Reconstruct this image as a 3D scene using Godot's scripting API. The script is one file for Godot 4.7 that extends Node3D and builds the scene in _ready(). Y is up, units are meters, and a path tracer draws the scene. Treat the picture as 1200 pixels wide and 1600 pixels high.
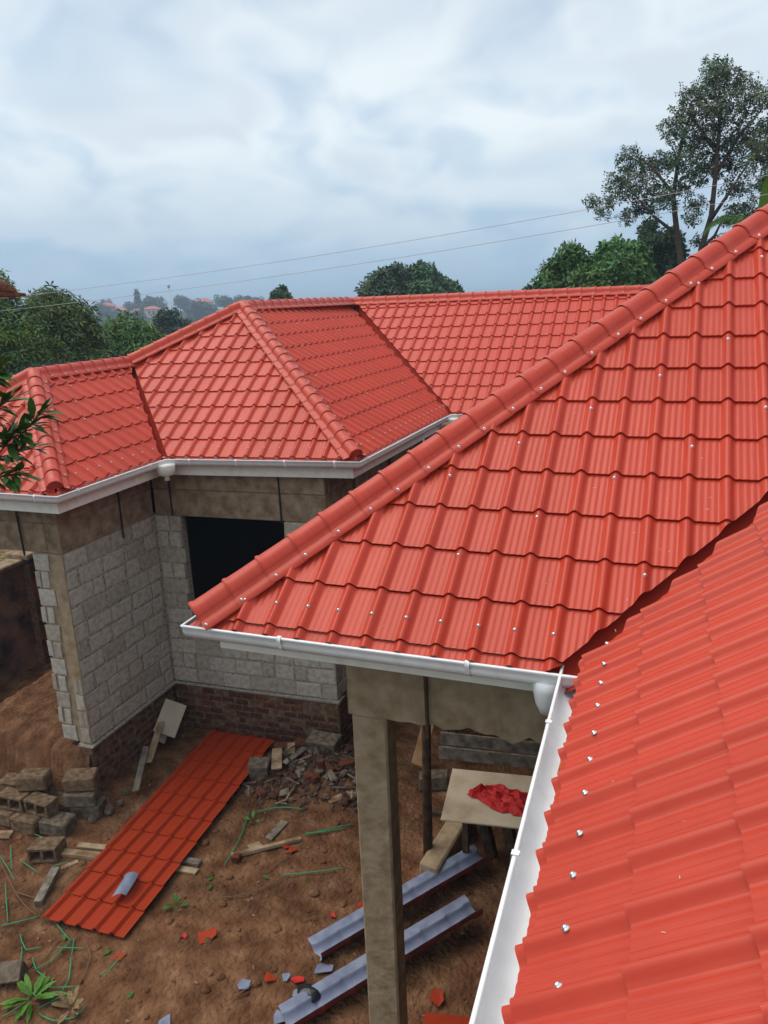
extends Node3D

const EAVE := 4.45
const PITCH := 0.22
const COURSE := 0.35
const STEP := 0.018
const UPV := Vector3(0, 1, 0)

var rng := RandomNumberGenerator.new()
var used := {}
var M := {}
var tile_meshes: Array = []
var screw_mesh: ArrayMesh
var screw_count := {}
var tile_count := {}
var ground_noise := FastNoiseLite.new()
var rough_noise := FastNoiseLite.new()

# ---------------------------------------------------------------- helpers

func numbered(called: String) -> String:
	if not used.has(called):
		used[called] = 0
		return called
	used[called] += 1
	return "%s_%03d" % [called, used[called]]

func tag(o: Node3D, label: String, category: String, group := "") -> Node3D:
	o.set_meta("label", label)
	o.set_meta("category", category)
	if group != "":
		o.set_meta("group", group)
	return o

func thing(called: String, label: String, category: String, at := Vector3.ZERO, group := "") -> Node3D:
	var o := Node3D.new()
	o.name = numbered(called)
	add_child(o, true)
	o.position = at
	tag(o, label, category, group)
	return o

# a part under its thing (or under another part); the transform is in the world
func part(parent: Node3D, called: String, mesh: Mesh, mat: Material, xf := Transform3D()) -> MeshInstance3D:
	var o := MeshInstance3D.new()
	o.mesh = mesh
	o.material_override = mat
	var n: int = parent.get_meta("n_" + called, 0) if parent.has_meta("n_" + called) else 0
	o.name = called if n == 0 else "%s_%03d" % [called, n]
	parent.set_meta("n_" + called, n + 1)
	parent.add_child(o, true)
	o.global_transform = xf
	return o

func solo(called: String, mesh: Mesh, mat: Material, xf: Transform3D, label: String, category: String, group := "") -> MeshInstance3D:
	var o := MeshInstance3D.new()
	o.mesh = mesh
	o.material_override = mat
	o.name = numbered(called)
	add_child(o, true)
	o.transform = xf
	tag(o, label, category, group)
	return o

func struct(called: String, mesh: Mesh, mat: Material, xf := Transform3D()) -> MeshInstance3D:
	var o := MeshInstance3D.new()
	o.mesh = mesh
	o.material_override = mat
	o.name = numbered(called)
	add_child(o, true)
	o.transform = xf
	o.set_meta("kind", "structure")
	return o

func clean(o: Node) -> void:
	for k in o.get_meta_list():
		if str(k).begins_with("n_"):
			o.remove_meta(k)
	for c in o.get_children():
		clean(c)

func begin() -> SurfaceTool:
	var st := SurfaceTool.new()
	st.begin(Mesh.PRIMITIVE_TRIANGLES)
	return st

func done(st: SurfaceTool) -> ArrayMesh:
	st.generate_normals()
	return st.commit()

func flat(st: SurfaceTool) -> void:
	st.set_smooth_group(-1)

func tri(st: SurfaceTool, a: Vector3, b: Vector3, c: Vector3) -> void:
	for p in [a, b, c]:
		st.set_uv(Vector2(p.x + p.z, p.y + p.z))
		st.add_vertex(p)

func quad(st: SurfaceTool, a: Vector3, b: Vector3, c: Vector3, d: Vector3) -> void:
	tri(st, a, b, c)
	tri(st, a, c, d)

# a box with chamfered, slightly uneven edges about the origin
func block_mesh(size: Vector3, bevel: float, jitter: float, seed_: int) -> ArrayMesh:
	var st := begin()
	flat(st)
	add_block(st, Transform3D(), size, bevel, jitter, seed_)
	return done(st)

func add_block(st: SurfaceTool, xf: Transform3D, size: Vector3, bevel: float, jitter: float, seed_: int) -> void:
	var r := RandomNumberGenerator.new()
	r.seed = seed_
	var h := size * 0.5
	var b := minf(bevel, minf(h.x, minf(h.y, h.z)) * 0.6)
	var c := {}
	for sx in [-1, 1]:
		for sy in [-1, 1]:
			for sz in [-1, 1]:
				var j := Vector3(r.randf_range(-jitter, jitter), r.randf_range(-jitter, jitter), r.randf_range(-jitter, jitter))
				var p := Vector3(sx * h.x, sy * h.y, sz * h.z) + j
				c[[sx, sy, sz, 0]] = xf * (p - Vector3(0, sy * b, sz * b))
				c[[sx, sy, sz, 1]] = xf * (p - Vector3(sx * b, 0, sz * b))
				c[[sx, sy, sz, 2]] = xf * (p - Vector3(sx * b, sy * b, 0))
	for ax in 3:
		for s in [-1, 1]:
			var k: Array = []
			for q in [[-1, -1], [1, -1], [1, 1], [-1, 1]]:
				var v := [0, 0, 0, ax]
				v[ax] = s
				v[(ax + 1) % 3] = q[0]
				v[(ax + 2) % 3] = q[1]
				k.append(c[v])
			if s < 0:
				quad(st, k[0], k[1], k[2], k[3])
			else:
				quad(st, k[3], k[2], k[1], k[0])
	# bevels along the twelve edges
	for ax in 3:
		var a1 := (ax + 1) % 3
		var a2 := (ax + 2) % 3
		for s1 in [-1, 1]:
			for s2 in [-1, 1]:
				var lo := [0, 0, 0]
				lo[ax] = -1
				lo[a1] = s1
				lo[a2] = s2
				var hi := lo.duplicate()
				hi[ax] = 1
				var p0: Vector3 = c[lo + [a1]]
				var p1: Vector3 = c[hi + [a1]]
				var p2: Vector3 = c[hi + [a2]]
				var p3: Vector3 = c[lo + [a2]]
				if s1 * s2 > 0:
					quad(st, p0, p1, p2, p3)
				else:
					quad(st, p3, p2, p1, p0)
	for sx in [-1, 1]:
		for sy in [-1, 1]:
			for sz in [-1, 1]:
				if sx * sy * sz > 0:
					tri(st, c[[sx, sy, sz, 2]], c[[sx, sy, sz, 1]], c[[sx, sy, sz, 0]])
				else:
					tri(st, c[[sx, sy, sz, 0]], c[[sx, sy, sz, 1]], c[[sx, sy, sz, 2]])

func box_at(parent: Node3D, called: String, lo: Vector3, hi: Vector3, mat: Material, bevel := 0.012, jitter := 0.0, seed_ := 1) -> MeshInstance3D:
	var size := (hi - lo).abs()
	return part(parent, called, block_mesh(size, bevel, jitter, seed_), mat, Transform3D(Basis(), (lo + hi) * 0.5))

# a box between two points, for planks and straps
func bar_xf(a: Vector3, b: Vector3, up := UPV) -> Transform3D:
	var z := (b - a).normalized()
	if absf(z.dot(up)) > 0.98:
		up = Vector3(1, 0, 0)
	var x := up.cross(z).normalized()
	return Transform3D(Basis(x, z.cross(x), z), (a + b) * 0.5)

func add_tube(st: SurfaceTool, pts: Array, radii: Array, sides := 8) -> void:
	var rings: Array = []
	var side := Vector3.ZERO
	for i in pts.size():
		var d: Vector3 = (pts[mini(i + 1, pts.size() - 1)] - pts[maxi(i - 1, 0)]).normalized()
		if side == Vector3.ZERO:
			side = d.cross(Vector3(0.31, 0.2, 0.93)).normalized()
		side = (side - d * side.dot(d)).normalized()
		var up := d.cross(side)
		var ring: Array = []
		for k in sides:
			var a := TAU * k / sides
			ring.append(pts[i] + (side * cos(a) + up * sin(a)) * float(radii[i]))
		rings.append(ring)
	for i in pts.size() - 1:
		for k in sides:
			var k2 := (k + 1) % sides
			quad(st, rings[i][k], rings[i][k2], rings[i + 1][k2], rings[i + 1][k])
	for k in range(1, sides - 1):
		tri(st, rings[0][0], rings[0][k + 1], rings[0][k])
		var e: Array = rings[-1]
		tri(st, e[0], e[k], e[k + 1])

func noise(freq: float, seed_: int, octaves := 4) -> FastNoiseLite:
	var n := FastNoiseLite.new()
	n.seed = seed_
	n.frequency = freq
	n.noise_type = FastNoiseLite.TYPE_SIMPLEX_SMOOTH
	n.fractal_octaves = octaves
	return n

func ramp(stops: Array) -> Gradient:
	var g := Gradient.new()
	var off := PackedFloat32Array()
	var col := PackedColorArray()
	for s in stops:
		off.append(s[0])
		col.append(s[1].linear_to_srgb())
	g.offsets = off
	g.colors = col
	return g

func noise_tex(freq: float, seed_: int, stops: Array, size := 512, octaves := 5) -> NoiseTexture2D:
	var t := NoiseTexture2D.new()
	t.width = size
	t.height = size
	t.seamless = true
	t.noise = noise(freq, seed_, octaves)
	if stops.size() > 0:
		t.color_ramp = ramp(stops)
	return t

func bump_tex(freq: float, seed_: int, strength: float, size := 512, octaves := 5) -> NoiseTexture2D:
	var t := noise_tex(freq, seed_, [], size, octaves)
	t.as_normal_map = true
	t.bump_strength = strength
	return t

func mat(stops: Array, freq: float, seed_: int, scale: float, rough: float, bump := 0.0, bump_freq := 0.05) -> StandardMaterial3D:
	var m := StandardMaterial3D.new()
	m.albedo_texture = noise_tex(freq, seed_, stops)
	m.uv1_triplanar = true
	m.uv1_world_triplanar = true
	m.uv1_scale = Vector3.ONE * scale
	m.roughness = rough
	m.metallic_specular = 0.3
	if bump > 0.0:
		m.normal_enabled = true
		m.normal_texture = bump_tex(bump_freq, seed_ + 7, 6.0)
		m.normal_scale = bump
	return m

func plain(c: Color, rough: float, metal := 0.0, spec := 0.5) -> StandardMaterial3D:
	var m := StandardMaterial3D.new()
	m.albedo_color = c.linear_to_srgb()
	m.roughness = rough
	m.metallic = metal
	m.metallic_specular = spec
	return m

func C(r: float, g: float, b: float) -> Color:
	return Color(r, g, b)

func materials() -> void:
	# painted roofing steel: fine colour streaks along the slope stand in for light on tiny striations
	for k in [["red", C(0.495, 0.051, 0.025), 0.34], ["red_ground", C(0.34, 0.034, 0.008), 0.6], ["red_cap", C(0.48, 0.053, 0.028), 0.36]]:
		var m := StandardMaterial3D.new()
		var im := Image.create(256, 256, false, Image.FORMAT_RGB8)
		var bm := Image.create(256, 256, false, Image.FORMAT_RGB8)
		var n1 := noise(0.11, 11, 3)
		var n2 := noise(0.02, 12, 3)
		var n3 := noise(0.42, 15, 2)
		for y in 256:
			for x in 256:
				var fine := n3.get_noise_2d(x, y * 0.02)
				var v := 1.0 + 0.05 * n1.get_noise_2d(x, y * 0.03) + 0.04 * n2.get_noise_2d(x, y) + 0.07 * fine
				var c: Color = k[1]
				im.set_pixel(x, y, Color(c.r * v, c.g * (v + (v - 1.0)), c.b * (v + (v - 1.0))).linear_to_srgb())
				var hgt := clampf(0.5 + 0.5 * fine + 0.25 * n1.get_noise_2d(x, y * 0.02), 0.0, 1.0)
				bm.set_pixel(x, y, Color(hgt, hgt, hgt))
		m.albedo_texture = ImageTexture.create_from_image(im)
		if k[0] == "red":
			bm.bump_map_to_normal_map(0.7)
			m.normal_enabled = true
			m.normal_texture = ImageTexture.create_from_image(bm)
			m.normal_scale = 0.22
		m.roughness = k[2]
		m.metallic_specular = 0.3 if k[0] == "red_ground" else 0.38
		M[k[0]] = m
	M.red_sheets = []
	for k in 4:
		var m: StandardMaterial3D = M.red.duplicate()
		var g: float = [1.0, 0.975, 0.99, 0.965][k]
		m.albedo_color = Color(g, g, g)
		m.roughness = [0.33, 0.36, 0.31, 0.345][k]
		M.red_sheets.append(m)
	M.red_valley = plain(C(0.30, 0.022, 0.010), 0.65, 0.0, 0.2)  # roof red made darker: shade of the deep trough put into the colour
	M.red_under = plain(C(0.17, 0.022, 0.012), 0.6)  # red paint darkened to carry the shade beneath the capping
	M.white = mat([[0.0, C(0.70, 0.70, 0.72)], [0.5, C(0.83, 0.83, 0.85)], [1.0, C(0.87, 0.87, 0.88)]], 0.012, 21, 0.8, 0.35)
	M.white.metallic_specular = 0.5
	M.fascia = mat([[0.0, C(0.68, 0.65, 0.59)], [0.5, C(0.80, 0.78, 0.72)], [1.0, C(0.85, 0.83, 0.78)]], 0.012, 22, 0.8, 0.5)
	M.block = mat([[0.15, C(0.36, 0.32, 0.265)], [0.45, C(0.45, 0.405, 0.345)], [0.8, C(0.52, 0.475, 0.41)]], 0.02, 31, 0.9, 0.95, 0.35, 0.09)
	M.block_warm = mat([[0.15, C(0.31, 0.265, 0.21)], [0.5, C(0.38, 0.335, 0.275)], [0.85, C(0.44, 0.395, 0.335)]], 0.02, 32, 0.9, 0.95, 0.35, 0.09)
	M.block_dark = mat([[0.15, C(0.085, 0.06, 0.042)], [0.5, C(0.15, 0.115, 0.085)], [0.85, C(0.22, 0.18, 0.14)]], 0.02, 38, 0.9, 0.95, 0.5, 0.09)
	M.block_earth = mat([[0.15, C(0.10, 0.06, 0.034)], [0.5, C(0.17, 0.108, 0.065)], [0.85, C(0.26, 0.18, 0.115)]], 0.02, 30, 0.9, 0.95, 0.5, 0.09)
	M.block_rows = [M.block, M.block, M.block, M.block_warm]
	M.mortar = mat([[0.1, C(0.16, 0.12, 0.085)], [0.45, C(0.34, 0.30, 0.25)], [0.9, C(0.45, 0.41, 0.355)]], 0.03, 33, 1.1, 1.0, 0.5, 0.08)
	M.concrete = mat([[0.1, C(0.25, 0.175, 0.105)], [0.45, C(0.335, 0.245, 0.155)], [0.8, C(0.40, 0.305, 0.205)]], 0.022, 34, 0.45, 0.95, 0.22, 0.06)
	M.concrete_brown = mat([[0.1, C(0.17, 0.112, 0.068)], [0.5, C(0.265, 0.19, 0.125)], [0.9, C(0.345, 0.265, 0.19)]], 0.018, 35, 0.5, 0.95, 0.22, 0.06)
	M.brick = mat([[0.1, C(0.075, 0.024, 0.016)], [0.5, C(0.14, 0.045, 0.028)], [0.9, C(0.20, 0.075, 0.045)]], 0.02, 36, 1.3, 0.95, 0.8, 0.07)
	M.brick_red = plain(C(0.27, 0.085, 0.05), 0.95, 0.0, 0.1)
	M.brick_dark = mat([[0.1, C(0.05, 0.024, 0.016)], [0.5, C(0.09, 0.04, 0.026)], [0.9, C(0.14, 0.07, 0.045)]], 0.02, 37, 1.3, 0.95, 0.8, 0.07)
	M.brick_mortar = mat([[0.1, C(0.09, 0.05, 0.03)], [0.5, C(0.165, 0.098, 0.062)], [0.9, C(0.25, 0.165, 0.112)]], 0.02, 39, 0.8, 1.0, 1.0, 0.07)
	M.earth = mat([[0.15, C(0.095, 0.040, 0.018)], [0.5, C(0.165, 0.077, 0.038)], [0.75, C(0.215, 0.108, 0.057)], [0.95, C(0.30, 0.165, 0.092)]], 0.018, 41, 0.28, 1.0, 0.8, 0.09)
	M.clod = M.earth.duplicate()
	M.earth.vertex_color_use_as_albedo = true
	M.wood = mat([[0.1, C(0.17, 0.10, 0.055)], [0.5, C(0.33, 0.23, 0.14)], [0.9, C(0.44, 0.34, 0.23)]], 0.006, 51, 1.6, 0.9, 0.2, 0.05)
	M.wood_grey = mat([[0.1, C(0.10, 0.08, 0.062)], [0.5, C(0.20, 0.165, 0.13)], [0.9, C(0.29, 0.25, 0.205)]], 0.006, 52, 1.6, 0.9, 0.2, 0.05)
	M.wood_dark = mat([[0.1, C(0.045, 0.026, 0.016)], [0.5, C(0.085, 0.052, 0.032)], [0.9, C(0.13, 0.085, 0.055)]], 0.006, 53, 1.6, 0.9, 0.2, 0.05)
	M.wood_orange = mat([[0.1, C(0.22, 0.10, 0.04)], [0.5, C(0.36, 0.20, 0.10)], [0.9, C(0.42, 0.26, 0.15)]], 0.006, 54, 1.6, 0.9, 0.2, 0.05)
	M.ply = mat([[0.1, C(0.40, 0.315, 0.225)], [0.5, C(0.50, 0.41, 0.305)], [0.9, C(0.56, 0.47, 0.36)]], 0.006, 55, 0.6, 0.85, 0.2, 0.08)
	M.soot = plain(C(0.035, 0.026, 0.022), 1.0, 0.0, 0.1)  # near-black wall colour paints in the darkness of the unlit room
	M.speck = plain(C(1, 1, 1), 1.0)
	M.speck.vertex_color_use_as_albedo = true
	M.dark = plain(C(0.02, 0.017, 0.015), 0.8)
	M.grey_coat = mat([[0.1, C(0.15, 0.17, 0.25)], [0.5, C(0.20, 0.23, 0.33)], [0.9, C(0.27, 0.30, 0.41)]], 0.01, 61, 0.9, 0.38)
	M.silver_dull = plain(C(0.48, 0.44, 0.38), 0.5, 0.6)
	M.silver = plain(C(0.75, 0.75, 0.77), 0.28, 0.9)
	M.strip = plain(C(0.02, 0.25, 0.10), 0.45)
	M.strip.backlight_enabled = true
	M.strip.backlight = C(0.01, 0.10, 0.04)
	M.stick = plain(C(0.17, 0.10, 0.06), 0.95)
	M.cloth = plain(C(0.50, 0.008, 0.008), 0.6)
	M.wire = plain(C(0.42, 0.43, 0.43), 0.6)
	M.pole = plain(C(0.45, 0.46, 0.47), 0.5, 0.4)
	M.bark = mat([[0.1, C(0.055, 0.035, 0.024)], [0.5, C(0.11, 0.072, 0.05)], [0.9, C(0.17, 0.125, 0.095)]], 0.02, 71, 0.9, 1.0, 1.0, 0.06)
	M.bark_red = mat([[0.1, C(0.09, 0.042, 0.026)], [0.5, C(0.17, 0.085, 0.055)], [0.9, C(0.27, 0.155, 0.11)]], 0.03, 72, 2.2, 1.0, 1.0, 0.08)
	for k in [["leaf", C(1, 1, 1)]]:
		var m := StandardMaterial3D.new()
		m.vertex_color_use_as_albedo = true
		m.roughness = 0.5
		m.metallic_specular = 0.35
		m.backlight_enabled = true
		m.backlight = C(0.025, 0.045, 0.008).linear_to_srgb()
		m.cull_mode = BaseMaterial3D.CULL_DISABLED
		M[k[0]] = m
	M.leaf_near = mat([[0.1, C(0.022, 0.065, 0.012)], [0.5, C(0.055, 0.14, 0.026)], [0.9, C(0.09, 0.19, 0.04)]], 0.02, 73, 3.0, 0.42)
	M.leaf_near.backlight_enabled = true
	M.leaf_near.backlight = C(0.03, 0.07, 0.01).linear_to_srgb()
	M.leaf_new = mat([[0.1, C(0.05, 0.13, 0.015)], [0.5, C(0.085, 0.20, 0.025)], [0.9, C(0.12, 0.25, 0.035)]], 0.02, 74, 3.0, 0.42)
	M.leaf_new.backlight_enabled = true
	M.leaf_new.backlight = C(0.06, 0.14, 0.015).linear_to_srgb()
	M.grass_dry = mat([[0.1, C(0.12, 0.075, 0.035)], [0.5, C(0.24, 0.17, 0.09)], [0.9, C(0.34, 0.26, 0.15)]], 0.03, 75, 1.5, 1.0, 1.0, 0.08)
	M.hill = mat([[0.1, C(0.02, 0.04, 0.014)], [0.5, C(0.04, 0.07, 0.024)], [0.9, C(0.08, 0.09, 0.04)]], 0.02, 76, 0.02, 1.0)
	M.far_roof = plain(C(0.42, 0.09, 0.06), 0.7)
	M.far_wall = plain(C(0.55, 0.42, 0.33), 0.9)
	M.far_glass = plain(C(0.03, 0.035, 0.045), 0.2)
	M.boundary = mat([[0.1, C(0.05, 0.032, 0.032)], [0.45, C(0.17, 0.105, 0.09)], [0.7, C(0.26, 0.15, 0.11)], [0.95, C(0.34, 0.19, 0.13)]], 0.006, 81, 0.4, 1.0, 0.6, 0.05)

# ---------------------------------------------------------------- tiled roofing

var rib_phase := 0.0

func profile(u: float) -> float:
	var x := fposmod(u - rib_phase + PITCH * 0.5, PITCH) - PITCH * 0.5   # 0 at the crown of the rib
	var h := 0.0
	if absf(x) < 0.05:
		h = 0.040 * smoothstep(0.05, 0.002, absf(x))
	else:
		h = 0.0030 * (0.5 - 0.5 * cos(TAU * (absf(x) - 0.05) / 0.04))
	return h

const US := [-0.062, -0.05, -0.040, -0.030, -0.019, -0.008, 0.0, 0.008, 0.019, 0.030, 0.040, 0.05, 0.06, 0.07, 0.08, 0.09, 0.1, 0.11, 0.12, 0.13, 0.14, 0.149, 0.158]

func tile_vertex(st: SurfaceTool, u: float, v: float, v0: float, uvo: Vector2, extra := 0.0) -> void:
	var d := 0.003
	var slope_u := (profile(u + d) - profile(u - d)) / (2 * d)
	var n := Vector3(-slope_u, 1, -STEP / COURSE).normalized()
	st.set_normal(n)
	st.set_uv(Vector2(u, v) * 0.9 + uvo)
	st.add_vertex(Vector3(u, profile(u) + STEP * (1.0 - (v - v0) / COURSE) + extra, -v))

func riser(st: SurfaceTool, ua: float, ub: float, v0: float, uvo: Vector2) -> void:
	var p: Array = []
	for q in [[ua, 1], [ub, 1], [ub, 0], [ua, 0]]:
		var v: float = v0 + (0.0 if q[1] == 1 else 0.009)
		p.append(Vector3(q[0], profile(q[0]) + (STEP if q[1] == 1 else -0.004), -v))
	for k in [0, 1, 2, 0, 2, 3]:
		st.set_normal(Vector3(0, 0.25, 0.97).normalized())
		st.set_uv(Vector2(p[k].x, v0) * 0.9 + uvo)
		st.add_vertex(p[k])

func tile_mesh(uvo: Vector2) -> ArrayMesh:
	var st := begin()
	add_tile(st, 0.0, 0.0, uvo)
	return st.commit()

func add_tile(st: SurfaceTool, u0: float, v0: float, uvo: Vector2) -> void:
	for i in US.size() - 1:
		var a: float = u0 + US[i]
		var b: float = u0 + US[i + 1]
		for q in [[a, 0], [b, 1], [b, 0], [a, 0], [a, 1], [b, 1]]:
			tile_vertex(st, q[0], v0 + q[1] * COURSE, v0, uvo)
		riser(st, a, b, v0, uvo)

func span(poly: PackedVector2Array, v: float) -> Vector2:
	var lo := INF
	var hi := -INF
	for i in poly.size():
		var a := poly[i]
		var b := poly[(i + 1) % poly.size()]
		if (a.y - v) * (b.y - v) <= 0.0 and absf(a.y - b.y) > 1e-6:
			var x := a.x + (b.x - a.x) * (v - a.y) / (b.y - a.y)
			lo = minf(lo, x)
			hi = maxf(hi, x)
	return Vector2(lo, hi)

func add_clipped(st: SurfaceTool, u0: float, v0: float, poly: PackedVector2Array, uvo: Vector2) -> bool:
	var any := false
	var sp := span(poly, v0 + 0.001)
	for i in US.size() - 1:
		var a: float = u0 + US[i]
		var b: float = u0 + US[i + 1]
		var cell := PackedVector2Array([Vector2(a, v0), Vector2(b, v0), Vector2(b, v0 + COURSE), Vector2(a, v0 + COURSE)])
		for piece in Geometry2D.intersect_polygons(cell, poly):
			for k in range(1, piece.size() - 1):
				any = true
				for p in [piece[0], piece[k + 1], piece[k]]:
					tile_vertex(st, p.x, p.y, v0, uvo)
		var ra := maxf(a, sp.x)
		var rb := minf(b, sp.y)
		if rb > ra + 0.001:
			riser(st, ra, rb, v0, uvo)
	return any

# One slope of a roof. E0 -> E1 is the eave seen from outside, left to right; plan points of the outline are given counter-clockwise.
# "top" is a plan point and height that fixes the pitch. See slope_frame.
func slope_frame(e0: Vector3, e1: Vector3, inset: float, top: Vector3) -> Dictionary:
	var u := (e1 - e0)
	u.y = 0
	u = u.normalized()
	var out := u.cross(UPV).normalized()
	var base := e0 - out * 0.05
	base.y = EAVE + 0.0
	var dist := -(top - base).dot(out)
	var t := (top.y - base.y) / dist
	var c := 1.0 / sqrt(1.0 + t * t)
	var v := Vector3(-out.x * c, t * c, -out.z * c)
	var o := base + v * ((inset - 0.05) / c)
	return {"o": o, "u": u, "v": v, "n": u.cross(v), "out": out, "c": c}

func to_uv(f: Dictionary, p: Vector2) -> Vector2:
	var d := Vector3(p.x, 0, p.y) - Vector3(f.o.x, 0, f.o.z)
	return Vector2(d.dot(f.u), -d.dot(f.out) / f.c)

func on_plane(f: Dictionary, p: Vector2) -> Vector3:
	var q := to_uv(f, p)
	return f.o + f.u * q.x + f.v * q.y

func roof_slope(house: Node3D, f: Dictionary, plan: Array, phase: float, first: float, screws: Dictionary, single := true) -> MeshInstance3D:
	var poly := PackedVector2Array()
	for p in plan:
		var q := to_uv(f, p)
		poly.append(Vector2(q.x, maxf(q.y, 0.0)))
	var xf := Transform3D(Basis(f.u, f.n, -f.v), f.o)
	# the boarding below the tiles
	var st := begin()
	flat(st)
	for lay in [-0.17, -0.19]:
		for k in range(1, poly.size() - 1):
			var t3: Array = []
			for p in [poly[0], poly[k + 1], poly[k]]:
				var q: Vector2 = p
				t3.append(Vector3(q.x, lay, -maxf(q.y, 0.1)))
			tri(st, t3[0], t3[1], t3[2])
	for k in poly.size():
		var a := poly[k]
		var b := poly[(k + 1) % poly.size()]
		a.y = maxf(a.y, 0.1)
		b.y = maxf(b.y, 0.1)
		quad(st, Vector3(a.x, -0.17, -a.y), Vector3(b.x, -0.17, -b.y), Vector3(b.x, -0.19, -b.y), Vector3(a.x, -0.19, -a.y))
	var deck := part(house, "roof_slope", done(st), M.wood_dark, xf)
	rib_phase = phase
	var lo := poly[0]
	var hi := poly[0]
	for p in poly:
		lo = lo.min(p)
		hi = hi.max(p)
	var i0 := int(floor((lo.x - phase) / PITCH)) - 1
	var i1 := int(ceil((hi.x - phase) / PITCH)) + 1
	var j0 := -1
	var j1 := int(ceil((hi.y - first) / COURSE))
	var rest := begin()
	var has_rest := false
	var hr := RandomNumberGenerator.new()
	hr.seed = int(absf(f.o.x) * 1000) + 17
	for j in range(j0, j1):
		for i in range(i0, i1 + 1):
			var u0 := phase + i * PITCH
			var v0 := first + j * COURSE
			var whole := true
			for q in [Vector2(u0 - 0.062, v0), Vector2(u0 + 0.158, v0), Vector2(u0 + 0.158, v0 + COURSE), Vector2(u0 - 0.062, v0 + COURSE)]:
				if not Geometry2D.is_point_in_polygon(q, poly):
					whole = false
			var k := hr.randi() % 6
			var uvo := Vector2(0.13 + 0.37 * k, 0.29 * k)
			if not single:
				if add_clipped(rest, u0, v0, poly, uvo):
					has_rest = true
			elif whole:
				part(deck, "roof_tile", tile_meshes[k], M.red_sheets[posmod(int(floor(i / 5.0)) * 3 + int(floor(j / 6.0)), 4)], xf * Transform3D(Basis(), Vector3(u0, 0, -v0)))
			else:
				var s2 := begin()
				if add_clipped(s2, u0, v0, poly, uvo):
					part(deck, "roof_tile", s2.commit(), M.red_sheets[posmod(int(floor(i / 5.0)) * 3 + int(floor(j / 6.0)), 4)], xf)
	if has_rest:
		var o := part(deck, "roof_tiles", rest.commit(), M.red, xf)
		o.set_meta("kind", "stuff")
	# screws: a row along the eave, then scattered in a stagger up the slope
	if screws.size() > 0:
		var jmax: int = screws.get("rows", 12)
		for j in range(0, mini(j1, jmax)):
			for i in range(i0, i1 + 1):
				var every: int = screws.get("every", 3)
				if j > 0 and posmod(i * 2 + j * screws.get("shift", 3), every) != 0:
					continue
				if j > 0 and hr.randf() < screws.get("skip", 0.25):
					continue
				var u0: float = phase + i * PITCH + hr.randf_range(-0.012, 0.012)
				var v0: float = first + j * COURSE + (0.15 if j == 0 else hr.randf_range(0.22, 0.30))
				if screws.has("valley"):
					v0 = first + j * COURSE + 0.12
				if Geometry2D.is_point_in_polygon(Vector2(u0, v0), poly) and Geometry2D.is_point_in_polygon(Vector2(u0 - 0.05, v0 + 0.04), poly) and Geometry2D.is_point_in_polygon(Vector2(u0 + 0.05, v0 + 0.04), poly):
					var vl = v0 - first - COURSE * floor((v0 - first) / COURSE)
					var h = profile(u0) + STEP * (1.0 - vl / COURSE)
					part(deck, "screw", screw_mesh, M.silver_dull if screws.get("dull", false) else M.silver, xf * Transform3D(Basis(), Vector3(u0, h, -v0)))
	rib_phase = 0.0
	return deck

func make_screw() -> ArrayMesh:
	var st := begin()
	var prof := [[0.0135, -0.002], [0.0135, 0.0025], [0.009, 0.004], [0.0085, 0.0075], [0.006, 0.0105], [0.0, 0.0115]]
	for i in prof.size() - 1:
		for k in 8:
			var a := TAU * k / 8
			var b := TAU * (k + 1) / 8
			var p0 := Vector3(cos(a) * prof[i][0], prof[i][1], sin(a) * prof[i][0])
			var p1 := Vector3(cos(b) * prof[i][0], prof[i][1], sin(b) * prof[i][0])
			var p2 := Vector3(cos(b) * prof[i + 1][0], prof[i + 1][1], sin(b) * prof[i + 1][0])
			var p3 := Vector3(cos(a) * prof[i + 1][0], prof[i + 1][1], sin(a) * prof[i + 1][0])
			if i < prof.size() - 2:
				quad(st, p0, p3, p2, p1)
			else:
				tri(st, p0, p2, p1)
	return done(st)

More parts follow.
